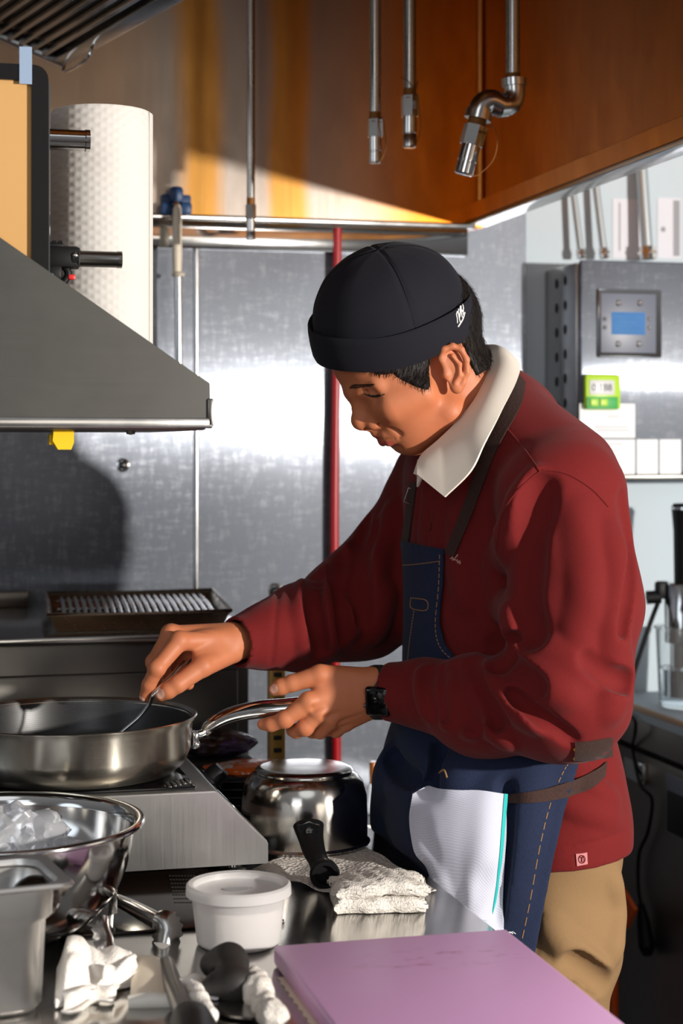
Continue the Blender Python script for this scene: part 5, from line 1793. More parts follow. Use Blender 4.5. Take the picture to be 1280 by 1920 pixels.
# eyelashes, eyebrow, a sliver of eye
b = MB().tube(bez([hmarch(x, y, 0.0004) for x, y in ((683, 738), (692, 742.5), (702, 744.5), (712, 742.5), (721, 739))], 14), [0.0005] + [0.0009] * 11 + [0.0004] * 2 if False else 0.0007, 8)
b.build('eyelashes', 'brow', person)
b = MB().tube(bez([hmarch(x, y, 0.0001) for x, y in ((690, 740), (697, 742), (705, 742), (713, 740.5))], 12), 0.0011, 8)
b.build('eye', 'eye_dark', person)
bb = MB()
for k in range(120):
    u = random.random()
    x = 654 + 44 * u
    yc = 727 - 5.5 * u ** 0.8
    y = yc + random.uniform(-4.2, 4.2) * (1 - 0.55 * u) * min(1, 0.5 + 3 * u)
    a = hmarch(x, y, 0.0002)
    c_ = hmarch(x + 5.5, y - 2.4 + 2.6 * u, 0.0008)
    if a is not None and c_ is not None and np.linalg.norm(a - c_) < 0.012:
        bb.tube([a, (a + c_) / 2 + HLft * 0.0003, c_], [0.00022, 0.0002, 0.0001], 4, caps=False)
bb.build('eyebrow', 'brow', person)

# ---- hair
def hz(px, py, l):
    q = H(px, py, l) - HO
    return (q @ HF, q[2])
hair_poly = [hz(*q) for q in ((690, 650, .07), (698, 690, .07), (712, 702, .07), (728, 703, .07), (738, 700, .07), (752, 711, .07), (776, 726, .07), (795, 733, .07), (802, 724, .07), (806, 700, .072), (811, 672, .075), (826, 646, .078), (852, 636, .08), (876, 644, .078), (884, 676, .07), (893, 706, .06), (906, 694, .04), (920, 668, 0), (950, 640, 0), (950, 470, 0), (800, 440, 0), (790, 540, .05), (700, 630, .07))]
def hair_fn(p):
    q = p - HO.astype(np.float32)
    d2 = poly_sd(q @ HF.astype(np.float32), q[:, 2], hair_poly)
    d = head_core(p) - 0.0042 + 0.0007 * np.sin(q @ np.float32(HF) * 500) * np.sin(q[:, 2] * 300 + 2)
    return smax(d, d2, 0.006)
lo = H(760, 620) - 0.16; hi = H(800, 620) + 0.18
VV, QQ = mesh_sdf(hair_fn, lo, hi, 0.0022)
hairV = relax(VV, QQ, 1)
st = MB()
fc = hairV[QQ].mean(1)
nr = np.cross(hairV[QQ[:, 2]] - hairV[QQ[:, 0]], hairV[QQ[:, 3]] - hairV[QQ[:, 1]])
nr /= np.linalg.norm(nr, axis=1, keepdims=True) + 1e-12
hd_ = np.array([float(x) for x in head_core((fc).astype(np.float32))])
cand = np.where((hd_ > 0.002))[0]
sel = rng.choice(cand, min(5200, len(cand)), replace=False)
for i in sel:
    p, n_ = fc[i], nr[i]
    back = ((p - HO) @ HF) < -0.02
    flow = (-ZV * 1.0 - HF * 0.35) if back else (-ZV * 1.0 + HF * 0.22)
    flow = flow + rng.normal(0, 0.22, 3)
    flow -= n_ * (flow @ n_)
    flow /= np.linalg.norm(flow)
    L = rng.uniform(0.006, 0.013)
    s_ = np.cross(flow, n_) * 0.00038
    q1 = p + flow * L * 0.5 + n_ * 0.0022
    q2 = p + flow * L + n_ * 0.0026
    st.add([p - s_ + n_ * 0.0002, p + s_ + n_ * 0.0002, q1 + s_ * 0.8, q1 - s_ * 0.8, q2], [(0, 1, 2, 3), (3, 2, 4)])
st.add(hairV, [tuple(int(z) for z in f) for f in QQ])
me = bpy.data.meshes.new('hair')
me.from_pydata((np.array(st.v) - ORG['person']).tolist(), [], st.f)
me.materials.append(M['hair'])
me.polygons.foreach_set('use_smooth', [True] * len(me.polygons))
ho = bpy.data.objects.new('hair', me); COL.objects.link(ho); ho.parent = person; ORG[ho.name] = ORG['person']

# ---- cap
CC = H(734, 602)
pf, pr = math.radians(19.5), math.radians(20)
e1, e2, e3 = rotax(pf, pr)
R1, R2, HH = 0.1080, 0.0950, 0.103
def cap_pt(phi, r, z):
    return CC + e1 * (math.cos(phi) * R1 * r) + e2 * (math.sin(phi) * R2 * r) + e3 * z
NPH, NT_ = 144, 40
rows = []
seams = [math.radians(a) for a in (84, 164, 264, 344)]
for j in range(NT_ + 1):
    t_ = j / NT_
    row = []
    for i in range(NPH + 1):
        ph = 2 * PI * i / NPH
        ang = t_ * PI / 2
        r = math.sin(ang) ** 0.86
        z = -0.004 + (HH + 0.004) * math.cos(ang) ** 0.92
        ds = min(abs((ph - s + PI) % (2 * PI) - PI) for s in seams)
        notch = math.exp(-(ds * max(r, .05) / 0.022) ** 2)
        puff = 0.004 * math.sin(PI * t_) * (1 - notch) * (0.5 + 0.5 * math.cos(ds * 6))
        wr = 0.006 * math.sin(5 * ph + 7 * t_) * math.sin(9 * t_ + 2 * ph) * math.sin(PI * t_)
        wr += 0.005 * math.sin(17 * ph + 3 * t_) * max(0, t_ - 0.55)
        row.append(cap_pt(ph, r * (1 - 0.009 * notch) + puff * 0.6 + wr, z - 0.0015 * notch + puff * 0.3))
    rows.append(row)
cap = MB().grid(rows).build('cap', 'navy', person, 60)
rows = []
bp = [(0.985, -0.006), (1.02, -0.020), (1.045, -0.0235), (1.062, -0.018), (1.068, -0.004), (1.064, 0.010), (1.052, 0.0185), (1.035, 0.020), (1.01, 0.014)]
for r, z in bp:
    rows.append([cap_pt(2 * PI * i / NPH, r + 0.004 * math.sin(3 * 2 * PI * i / NPH + 1) + 0.003 * math.sin(7 * 2 * PI * i / NPH), z * 1.08 + 0.0015 * math.sin(4 * 2 * PI * i / NPH)) for i in range(NPH + 1)])
brim_mb = MB().grid(rows)
brim_mb.build('rolled_brim', 'navy', person, 70)
lg_ = MB()
BR = Skin((np.array(brim_mb.v), np.array(brim_mb.f)))
def stroke(pts, r):
    out = [march(830 + x / 18.29, 550 + y / 18.29, BR, lift=0.0008) for x, y in bez(pts, 14)]
    out = [q for q in out if q is not None]
    if len(out) > 2:
        lg_.tube(out, r, 8)
for pts in ([(490, 1020), (480, 850), (455, 720), (485, 615)], [(485, 615), (520, 700), (545, 830), (582, 985)], [(530, 540), (510, 660), (560, 820), (578, 700), (580, 560)], [(505, 640), (560, 760)],
            [(580, 700), (575, 560), (600, 360)], [(600, 360), (615, 520), (600, 640)], [(650, 320), (600, 520), (655, 640)], [(650, 320), (690, 480), (680, 730)], [(610, 640), (655, 830)], [(640, 560), (685, 640)]):
    stroke(pts, .00075)
stroke([(510, 1150), (600, 1010), (680, 860), (738, 650)], .0010)
lg_.build('embroidered_mark', 'white_thread', person)
sm = MB()
for s in seams[:2]:
    pts = []
    for j in range(2, NT_ - 2):
        t_ = j / NT_
        ang = t_ * PI / 2
        pts.append(cap_pt(s + 0.02, math.sin(ang) ** 0.86 * 0.993, -0.004 + (HH + 0.004) * math.cos(ang) ** 0.92))
    sm.tube(pts, 0.0006, 6)
sm.build('seam_stitching', 'navy', person)

# ---- sweatshirt
xr = lambda p: p @ RV.astype(np.float32)
def px2xr(px, d=2.33):
    return (px - 640) / FPX * d
def z_of(py, d=2.33):
    return EYE + (HOR - py) / FPX * d
def torso_fn(p):
    d = ell(p, W(940, 1010, 2.45), tax(.28), (0.122, 0.158, 0.205))
    d = smin(d, ell(p, W(938, 1270, 2.455), tax(.10), (0.120, 0.156, 0.21)), 0.06)
    d = smin(d, ell(p, W(985, 1570, 2.450), tax(.0), (0.127, 0.186, 0.26)), 0.05)
    d = smin(d, cone(p, W(915, 765, 2.415), W(1045, 900, 2.31), .060, .080), 0.05)
    d = smin(d, cone(p, W(905, 790, 2.44), W(840, 905, 2.59), .055, .075), 0.05)
    d = smin(d, cone(p, W(960, 800, 2.46), W(1000, 960, 2.47), .065, .10), 0.05)
    return d
def arm_fn(p, A_, k=0.03):
    d = None
    for (a, ra), (b, rb) in zip(A_[:-1], A_[1:]):
        c_ = cone(p, a, b, ra, rb)
        d = c_ if d is None else smin(d, c_, k)
    return d
def shirt_base(p):
    d = torso_fn(p)
    d = smin(d, arm_fn(p, FAR_ARM), 0.035)
    d = smin(d, arm_fn(p, NEAR_ARM), 0.010)
    return d
def sdn(fn, q):
    e = 0.002
    g = np.array([float(fn((q + e * v)[None].astype(np.float32))[0] - fn((q - e * v)[None].astype(np.float32))[0]) for v in np.eye(3)])
    return g / (np.linalg.norm(g) + 1e-9)
def lay(d, p, chains, ridge, k):
    """add ridges to, or press creases into, a distance field close to each chain only"""
    for pts, r, h in chains:
        if len(pts) < 2:
            continue
        A_ = np.array(pts, np.float32)
        c_ = A_.mean(0)
        R_ = float(np.sqrt(((A_ - c_) ** 2).sum(1).max())) + r + 0.03
        m_ = np.where(((p - c_) ** 2).sum(1) < R_ * R_)[0]
        if not len(m_):
            continue
        q, dd = p[m_], d[m_]
        kk = k(r) if callable(k) else k
        for a, b in zip(pts[:-1], pts[1:]):
            e = cone(q, a, b, r, r)
            dd = smin(dd, e, kk) if ridge else smax(dd, -e, kk)
        d[m_] = dd
    return d
def fold_chain(pxs, r, h, fn):
    """a ridge (h > 0) or crease (h < 0) laid on the surface under the photo points"""
    out = []
    for x, y in bez(pxs, 12):
        q, n_ = fn.hitn(x, y)
        if q is None:
            continue
        out.append(q - n_ * (r - h) if h > 0 else q + n_ * (r + h))
    return out, r, h
RID = [
    ([(1004, 900), (970, 945), (944, 1000), (932, 1060), (946, 1120), (975, 1180)], .016, .010),
    ([(930, 1262), (960, 1240), (1010, 1248), (1070, 1275)], .018, .010),
    # near sleeve: long drape from the shoulder, folds bunching at the inside of the elbow
    ([(1004, 905), (968, 960), (946, 1030), (944, 1110), (962, 1190)], 0.0230, 0.0104),
    ([(1085, 960), (1100, 1060), (1092, 1160), (1070, 1240)], 0.0253, 0.0058),
    ([(1150, 1000), (1165, 1100), (1150, 1210)], 0.0230, 0.0058),
    ([(935, 1225), (990, 1270), (1060, 1300)], 0.0230, 0.0116),
    ([(905, 1262), (940, 1310), (1000, 1350)], 0.0207, 0.0104),
    ([(880, 1290), (905, 1345), (950, 1390)], 0.0184, 0.0093),
    ([(848, 1262), (856, 1310), (880, 1365)], 0.0161, 0.0093),
    ([(818, 1256), (822, 1300), (836, 1350)], 0.0126, 0.0070),
    ([(792, 1258), (790, 1300), (800, 1340)], 0.0103, 0.0046),
    ([(960, 1205), (1020, 1215), (1090, 1260)], 0.0230, 0.0093),
    ([(1150, 1180), (1165, 1260), (1150, 1330)], 0.0230, 0.0093),
    # far sleeve
    ([(735, 960), (700, 1060), (690, 1150)], 0.0230, 0.0093),
    ([(672, 1010), (655, 1080), (660, 1180)], 0.0207, 0.0104),
    ([(615, 1065), (606, 1130), (622, 1215)], 0.0172, 0.0081),
    ([(575, 1090), (566, 1150), (576, 1220)], 0.0138, 0.0070),
    ([(720, 1110), (700, 1190)], 0.0207, 0.0093),
    # chest, back, waist
    ([(880, 900), (860, 1000), (870, 1130)], 0.0230, 0.0046),
    ([(1000, 1450), (1060, 1500), (1150, 1530)], 0.0207, 0.0058),
    ([(1060, 1440), (1110, 1475), (1150, 1500)], 0.0161, 0.0046),
]
GRV = [
    ([(1020, 915), (1003, 980), (994, 1060), (990, 1130), (1000, 1185)], .024, -.013),
    ([(958, 1300), (990, 1330), (1030, 1358), (1072, 1388)], .008, -.009),
    ([(965, 1200), (950, 1230), (935, 1250)], .012, -.010),
    ([(824, 1250), (822, 1300), (832, 1348)], .006, -.006),
    ([(850, 1246), (856, 1300), (880, 1356)], .007, -.007),
    ([(880, 1240), (902, 1300), (935, 1360)], .009, -.008),
    ([(1168, 930), (1180, 1010), (1180, 1090), (1166, 1160)], .008, -.007),
    ([(690, 960), (668, 1030), (662, 1120)], .010, -.009),
    ([(640, 1045), (630, 1110), (640, 1195)], .009, -.008),
    ([(600, 1080), (592, 1150), (604, 1220)], .007, -.006),
    ([(815, 905), (806, 960), (800, 1022)], .0030, -.0016),
    ([(788, 920), (783, 970), (778, 1020)], .0030, -.0016),
    ([(520, 1100), (519, 1130), (515, 1170), (512, 1215), (508, 1245)], .0032, -.0022),
    ([(1015, 1596), (1060, 1591), (1120, 1578), (1172, 1560)], .0030, -.0018),
    ([(925, 1210), (960, 1250), (1010, 1290)], 0.0150, -0.0043),
    ([(885, 1255), (905, 1300), (945, 1345)], 0.0135, -0.0043),
    ([(862, 1250), (872, 1300), (895, 1360)], 0.0120, -0.0037),
    ([(832, 1252), (838, 1300), (856, 1355)], 0.0105, -0.0031),
    ([(805, 1256), (806, 1300), (816, 1345)], 0.0090, -0.0025),
    ([(1162, 940), (1180, 1050), (1176, 1120), (1160, 1180)], 0.0090, -0.0031),
    ([(1100, 1240), (1140, 1270), (1165, 1280)], 0.0120, -0.0031),
    ([(640, 1040), (632, 1110), (640, 1200)], 0.0135, -0.0043),
    ([(588, 1080), (584, 1140), (596, 1215)], 0.0105, -0.0037),
    ([(700, 990), (676, 1060), (674, 1160)], 0.0135, -0.0043),
]
lo = np.min([W(430, 1660, 2.1), W(430, 1660, 2.75), W(1220, 700, 2.1)], 0); hi = np.max([W(430, 680, 2.75), W(1220, 680, 2.75), W(1220, 700, 2.1)], 0); lo[2] = 0.80
SHB = Skin(mesh_sdf(shirt_base, lo, hi, 0.006, 1.5))
RIDc = [fold_chain(a, r, h, SHB) for a, r, h in RID]
GRVc = [fold_chain(a, r, h, SHB) for a, r, h in GRV]
hemA, hemB = np.array((px2xr(1010, 2.29), z_of(1636, 2.29))), np.array((px2xr(1178, 2.33), z_of(1604, 2.33)))
def shirt_fn(p):
    d = torso_fn(p)
    for A_, k_ in ((FAR_ARM, 0.035), (NEAR_ARM, 0.010)):
        e, s_ = A_[-1][0], A_[-2][0]
        ax_ = ((e - s_) / np.linalg.norm(e - s_)).astype(np.float32)
        d = smin(d, smax(arm_fn(p, A_), (p - e.astype(np.float32)) @ ax_ - 0.010, 0.003), k_)
    d = lay(d, p, RIDc, True, 0.010)
    d = lay(d, p, GRVc, False, lambda r: 0.003 if r < 0.004 else 0.009)
    d = d + 0.0012 * np.sin(p[:, 0] * 62 + p[:, 2] * 40) * np.sin(p[:, 1] * 55 - p[:, 2] * 48)
    # hem, cuffs and neck opening
    x = xr(p)
    zc_ = hemA[1] + (hemB[1] - hemA[1]) * (x - hemA[0]) / (hemB[0] - hemA[0])
    d = smax(d, zc_ - p[:, 2], 0.004)
    for A_ in (NEAR_ARM, FAR_ARM):
        e, s_ = A_[-1][0], A_[-2][0]
        ax_ = ((e - s_) / np.linalg.norm(e - s_)).astype(np.float32)
        d = smax(d, -cone(p, e - ax_ * 0.02, e + ax_ * 0.04, A_[-1][1] - 0.0058, A_[-1][1] - 0.0050), 0.002)
    d = smax(d, -cone(p, H(846, 712), H(880, 790), 0.061, 0.066), 0.004)
    return d
lo = np.min([W(430, 1660, 2.1), W(430, 1660, 2.75), W(1220, 700, 2.1)], 0); hi = np.max([W(430, 680, 2.75), W(1220, 680, 2.75), W(1220, 700, 2.1)], 0); lo[2] = 0.80
VS, QS = mesh_sdf(shirt_fn, lo, hi, 0.0032, 1.5)
solid('sweatshirt', (relax(VS, QS, 1), QS), 'maroon', person)

SHIRT = Skin((VS, QS))
# ---- trousers and shoes
def leg(p, pts):
    d = None
    for (a, ra), (b, rb) in zip(pts[:-1], pts[1:]):
        c_ = cone(p, a, b, ra, rb)
        d = c_ if d is None else smin(d, c_, 0.03)
    return d
def drop_to(q, z):
    q = np.array(q); q[2] = z
    return q
nk = W(1042, 1770, 2.39); fk = W(965, 1770, 2.58)
LEGN = [(W(1046, 1590, 2.40), .078), (nk, .083), (drop_to(nk - TF * 0.0 - RV * 0.010, 0.66), .073), (drop_to(nk + RV * 0.0, 0.48), .066), (drop_to(nk + RV * 0.02, 0.09), .052)]
LEGF = [(W(960, 1590, 2.56), .086), (fk, .086), (drop_to(fk + RV * 0.02, 0.48), .066), (drop_to(fk + RV * 0.03, 0.09), .052)]
TRG = []
def trousers_base(p):
    d = ell(p, W(992, 1570, 2.465), tax(0), (0.108, 0.150, 0.14))
    d = smin(d, leg(p, LEGN), 0.03)
    d = smin(d, leg(p, LEGF), 0.03)
    return d
lo = np.min([fk, nk], 0) - 0.24; hi = np.max([fk, nk], 0) + 0.24; lo[2] = 0.5; hi[2] = W(0, 1450, 2.45)[2]
TRB = Skin(mesh_sdf(trousers_base, lo, hi, 0.008, 1.5))
TR = [fold_chain(a, r, h, TRB) for a, r, h in (([(1030, 1740), (1090, 1800), (1130, 1835)], .018, .010), ([(1000, 1820), (1060, 1850), (1118, 1850)], .014, .007), ([(1040, 1880), (1100, 1875)], .012, .006), ([(1150, 1640), (1160, 1720), (1150, 1790)], .016, .006))]
TG = [fold_chain(a, r, h, TRB) for a, r, h in (([(1070, 1800), (1105, 1826), (1130, 1846)], .013, -.007), ([(1002, 1860), (1050, 1842), (1085, 1835)], .0026, -.0018), ([(1088, 1836), (1092, 1880), (1096, 1925)], .0026, -.0018), ([(1018, 1640), (1012, 1710), (1002, 1790)], .0026, -.0018))]
def trousers_fn(p):
    d = trousers_base(p)
    d = lay(d, p, TR, True, 0.012)
    d = lay(d, p, TG, False, lambda r: .0025 if r < .004 else .012)
    d = d + 0.0014 * np.sin(p[:, 2] * 60 + p[:, 0] * 50) * np.sin(p[:, 1] * 45 + p[:, 2] * 20)
    d = np.maximum(d, 0.06 - p[:, 2])
    d = np.maximum(d, -np.maximum(p[:, 0] - 0.676, p[:, 2] - 0.908))
    return np.maximum(d, p[:, 2] - W(0, 1520, 2.45)[2])
lo = np.min([fk, nk], 0) - 0.24; hi = np.max([fk, nk], 0) + 0.24; lo[2] = 0.05; hi[2] = W(0, 1510, 2.45)[2] + .02
VT, QT = mesh_sdf(trousers_fn, lo, hi, 0.0046, 1.5)
solid('trousers', (relax(VT, QT, 1), QT), 'khaki', person)
for L_ in (LEGN, LEGF):
    a = drop_to(L_[-1][0], 0.045)
    def shoe(p, a=a):
        d = cone(p, a - TF * 0.05, a + TF * 0.06, .042, .040)
        d = smin(d, cone(p, a + TF * 0.06 - ZV * 0.012, a + TF * 0.165 - ZV * 0.016, .042, .030), 0.02)
        d = smin(d, cone(p, a, a + ZV * 0.05, .045, .045), 0.02)
        return np.maximum(d, 0.001 - p[:, 2])
    V, Q = mesh_sdf(shoe, a - 0.25, a + 0.25, 0.006)
    solid('shoe', (relax(V, Q, 1), Q), 'shoe', person)

# ---- apron
AP = [(640, 1000), (736, 1022), (775, 1026), (835, 1031), (833, 1100), (827, 1170), (836, 1212), (868, 1250), (930, 1305), (1000, 1370), (1080, 1406), (1066, 1442), (1044, 1500), (1024, 1580), (1004, 1690), (986, 1790), (970, 2000), (560, 2040), (560, 1400), (640, 1300)]
APxz = [(px2xr(x), z_of(y)) for x, y in AP]
def skirt_fn(p):
    d = torso_fn(p)
    d = smin(d, ell(p, W(935, 1470, 2.44), tax(-.05), (0.150, 0.185, 0.17)), 0.04)
    d = smin(d, cone(p, W(930, 1560, 2.37), W(945, 1900, 2.37), .120, .105), 0.05)
    d = smin(d, cone(p, W(850, 1560, 2.55), W(880, 1900, 2.55), .110, .100), 0.05)
    d = smin(d, trousers_base(p), 0.02)
    return d
lo = np.min([W(690, 2000, 2.1), W(690, 2000, 2.75)], 0) - 0.02; hi = np.max([W(1090, 1000, 2.75), W(1090, 1000, 2.1)], 0) + 0.02; lo[2] = 0.59
SKB = Skin(mesh_sdf(skirt_fn, lo, hi, 0.008, 1.5))
APF = [fold_chain(a, r, h, SKB) for a, r, h in (([(718, 1415), (734, 1460), (768, 1486), (802, 1484)], .011, .008), ([(735, 1430), (722, 1500), (730, 1580), (770, 1640)], .030, .012), ([(905, 1400), (870, 1440), (850, 1470)], .018, .006), ([(1000, 1440), (985, 1560), (960, 1700)], .020, .005), ([(760, 1340), (790, 1400), (830, 1450)], .022, .006))]
APG = [fold_chain(a, r, h, SKB) for a, r, h in (([(742, 1420), (760, 1450), (790, 1470)], .014, -.010), ([(830, 1400), (826, 1450), (815, 1480)], .010, -.006), ([(950, 1480), (940, 1600), (925, 1720)], .012, -.006))]
def apron_fn(p):
    d = skirt_fn(p) - 0.0075
    d = lay(d, p, APF, True, 0.02)
    d = lay(d, p, APG, False, 0.008)
    d2 = poly_sd(xr(p), p[:, 2], APxz)
    d = smax(d, d2, 0.003)
    d = smax(d, -smax(p[:, 0] - 0.6745, p[:, 2] - 0.910, 0.02), 0.012)
    return np.maximum(d, 0.60 - p[:, 2])
lo = np.min([W(690, 2000, 2.1), W(690, 2000, 2.75)], 0) - 0.02; hi = np.max([W(1090, 1000, 2.75), W(1090, 1000, 2.1)], 0) + 0.02; lo[2] = 0.59; hi[2] = W(0, 1005, 2.3)[2] + 0.03
VA, QA = mesh_sdf(apron_fn, lo, hi, 0.0036, 1.5)
apr = solid('apron', (relax(VA, QA, 1), QA), 'denim', person)
APRON = Skin((VA, QA)); CLOTH = Skin((VS, QS), (VA, QA))
def side_n(q):
    return sdn(shirt_fn, q)
def stitch(name, pxs, par, mat='denim_line', r=0.0007, dash=None, fn=APRON, d0=1.95):
    P_ = [q for q in (march(x, y, fn, d0, 2.9, 0.0004) for x, y in bez([(x, y) for x, y in pxs], 60)) if q is not None]
    b = MB()
    for i in range(0, len(P_) - 2, 3 if dash else 2):
        b.tube(P_[i:i + 3], r, 6)
    return b.build(name, mat, par)
stitch('stitching', [(744, 1060), (780, 1058), (826, 1052)], apr, dash=True)
stitch('stitching', [(824, 1040), (822, 1100), (816, 1170), (824, 1212), (850, 1240)], apr, dash=True)
stitch('stitching', [(1072, 1424), (1056, 1446), (1032, 1505), (1012, 1585), (992, 1695), (972, 1790)], apr, dash=True)
stitch('pen_slot_stitching', [(770, 1121), (799, 1126), (799, 1144), (771, 1140), (770, 1121)], apr)
stitch('stitching', [(776, 1145), (768, 1200), (764, 1240)], apr, dash=True)
stitch('pocket_tack', [(822, 1450), (832, 1444), (838, 1458)], apr, 'denim_line', 0.0014)

def ribbon(name, ea, eb, fn, lift, mat, par, n=26, m=6, thick=0.0016, d0=1.95, d1=2.9, smooth=2):
    A_, B_ = bez(ea, n), bez(eb, n)
    k = min(len(A_), len(B_))
    A_ = [A_[int(i * (len(A_) - 1) / (k - 1))] for i in range(k)]
    B_ = [B_[int(i * (len(B_) - 1) / (k - 1))] for i in range(k)]
    G = []
    for a, b in zip(A_, B_):
        row = [march(*(np.array(a) * (1 - u) + np.array(b) * u), fn, d0, d1, lift) for u in np.linspace(0, 1, m)]
        if any(q is None for q in row):
            good = [q for q in row if q is not None]
            if not good:
                continue
            row = [q if q is not None else good[0] for q in row]
        G.append(row)
    G = np.array(G)
    for _ in range(smooth):
        G[1:-1] = (G[:-2] + 2 * G[1:-1] + G[2:]) / 4
    return MB().grid(G, thick).build(name, mat, par, 60)

# straps
ribbon('neck_strap', [(962, 692), (944, 752), (905, 838), (884, 905), (862, 965), (836, 1036)], [(984, 720), (976, 765), (934, 838), (902, 920), (876, 985), (852, 1044)], SHIRT, 0.004, 'webbing', person, smooth=4)
ribbon('neck_strap', [(770, 905), (764, 950), (752, 1026)], [(782, 905), (776, 950), (766, 1026)], SHIRT, 0.003, 'webbing', person)
q = march(772, 931, SHIRT, 2.1, 2.9, 0.004)
bm_ = basis(RV * 0.8 - ZV * 0.3, ZV * 0.95 + RV * 0.3, -FV, q)
MB().tube([(-.007, -.010, 0), (.007, -.010, 0), (.007, .010, 0), (-.007, .010, 0)], 0.0011, 8, closed=True).tf(bm_).build('strap_buckle', 'chrome', person)
ribbon('waist_strap', [(1078, 1392), (1110, 1388), (1146, 1382)], [(1076, 1424), (1108, 1424), (1146, 1420)], CLOTH, 0.003, 'webbing', person)
ribbon('waist_strap', [(944, 1490), (1000, 1484), (1060, 1468), (1110, 1448), (1136, 1428)], [(946, 1506), (1004, 1505), (1066, 1494), (1112, 1476), (1132, 1456)], CLOTH, 0.004, 'webbing', person)
stitch('yellow_tack', [(1076, 1404), (1080, 1412), (1076, 1424)], person, 'yellow', 0.0012, fn=CLOTH)

stitch('shoulder_seam', [(938, 792), (960, 815), (985, 845), (1012, 884)], person, 'maroon', 0.0013, fn=SHIRT)
stitch('shoulder_seam', [(1140, 950), (1110, 918), (1072, 893), (1040, 883), (1012, 884), (985, 905), (958, 935), (938, 975), (930, 1030)], person, 'maroon', 0.0013, fn=SHIRT)
# collar
def surf_pt(px, py, d):
    return W(px, py, d)
ia = [W(902, 664, 2.43), W(922, 660, 2.375), (H(917, 690, .045)), (H(895, 742, .064)), H(862, 786, .067), H(824, 824, .060), H(794, 850, .046), H(784, 868, .034)]
ob = [W(915, 655, 2.455), W(948, 662, 2.40), W(974, 694, 2.335), W(940, 770, 2.285), W(908, 832, 2.262), W(882, 884, 2.258), W(834, 932, 2.268), W(782, 890, 2.300)]
def polyline(pts, n):
    P_ = np.array(pts); s_ = np.r_[0, np.cumsum(np.linalg.norm(np.diff(P_, axis=0), axis=1))]
    return [np.array([np.interp(t, s_, P_[:, k]) for k in range(3)]) for t in np.linspace(0, s_[-1], n)]
IA = polyline(bez(ia, 60), 64)
ob1 = polyline(bez(ob[:7], 60), 52); ob2 = polyline([ob[6], ob[7]], 13)[1:]
OB = ob1 + ob2
# the fold line rises off the neck, then the leaf falls outward
rows = []
for a, b_ in zip(IA, OB):
    a, b_ = np.array(a), np.array(b_)
    rr3 = []
    for u in np.linspace(0, 1, 8):
        q = a * (1 - u) + b_ * u + (ZV * 0.010 - FV * 0.004) * math.sin(PI * u) * (1 - 0.3 * u)
        rr3.append(q)
    rows.append(rr3)
col_ = MB().grid(rows, 0.0032).build('collar', 'collar', person, 60)
st_rows = [[a * (1 - u) + (a - ZV * 0.030 + (np.array(a) - H(850, 740)) * 0.02) * u for u in np.linspace(0, 1, 4)] for a in [np.array(q) for q in IA]]
MB().grid(st_rows, 0.003).build('collar_stand', 'collar', person, 60)
rows = []
for (ax0, ay0, bx_, by_, d_) in ((800, 846, 812, 866, 2.335), (788, 856, 796, 882, 2.34), (783, 868, 786, 892, 2.345), (776, 888, 790, 894, 2.35)):
    rows.append([W(ax0, ay0, d_), W((ax0 + bx_) / 2, (ay0 + by_) / 2, d_ - 0.006), W(bx_, by_, d_)])
MB().grid(rows, 0.003).build('collar', 'collar', person, 60)

# shirt details
q = march(806, 987, SHIRT, 2.1, 2.9)
n_ = sdn(shirt_fn, q)
bq = Vector((0, 0, 1)).rotation_difference(Vector(n_)).to_matrix().to_4x4()
MB().lathe([(0, 0.0016), (0.003, 0.0012), (0.0045, 0.0022), (0.0056, 0.0016), (0.0056, 0), (0, 0)], seg=24).tf(Matrix.Translation(Vector(q)) @ bq).build('button', 'maroon', person)
# script embroidery on the chest
em = MB()
def script(strokes):
    for s in strokes:
        P_ = [q for q in (march(x, y, SHIRT, 2.0, 2.9, 0.0006) for x, y in bez(s, 30)) if q is not None]
        if len(P_) > 2:
            em.tube(P_, 0.00045, 6)
def ck(pts):
    return [(820 + x / 18.29, 1010 + y / 18.29) for x, y in pts]
script([ck(q) for q in ([(440, 440), (500, 385), (515, 430), (470, 490)], [(485, 665), (600, 485), (596, 545), (495, 660)], [(600, 655), (692, 540), (682, 600), (610, 660)],
        [(430, 690), (480, 655), (520, 745), (560, 650), (582, 745), (620, 690), (645, 775), (680, 705), (692, 850), (730, 760), (722, 830), (770, 790), (762, 885)], [(520, 660), (575, 690), (540, 740)], [(700, 790), (770, 760), (790, 850)])])
em.build('embroidered_script', 'pink_thread', person)
# woven tag on the hem
G = ribbon('hem_tag', [(1079, 1601), (1090, 1600), (1100, 1598)], [(1081, 1624), (1091, 1622), (1101, 1620)], SHIRT, 0.0012, 'tag_pink', person, n=8, m=5, thick=0.0008)
c = march(1090, 1611, SHIRT, 2.0, 2.9, 0.0024)
tm = MB()
tm.tube([c + RV * (math.cos(a) * 0.0042) + ZV * (math.sin(a) * 0.0050) for a in np.linspace(0, 2 * PI, 20)[:-1]], 0.0006, 6, closed=True)
tm.tube([c + ZV * 0.003, c - ZV * 0.003], 0.0007, 6)
tm.tube([c + ZV * 0.0025 - RV * 0.002, c + ZV * 0.0025 + RV * 0.002], 0.0006, 6)
tm.tube([c - ZV * 0.003 - RV * 0.001, c - ZV * 0.003 + RV * 0.001], 0.0006, 6)
tm.build('tag_emblem', 'maroon', G)

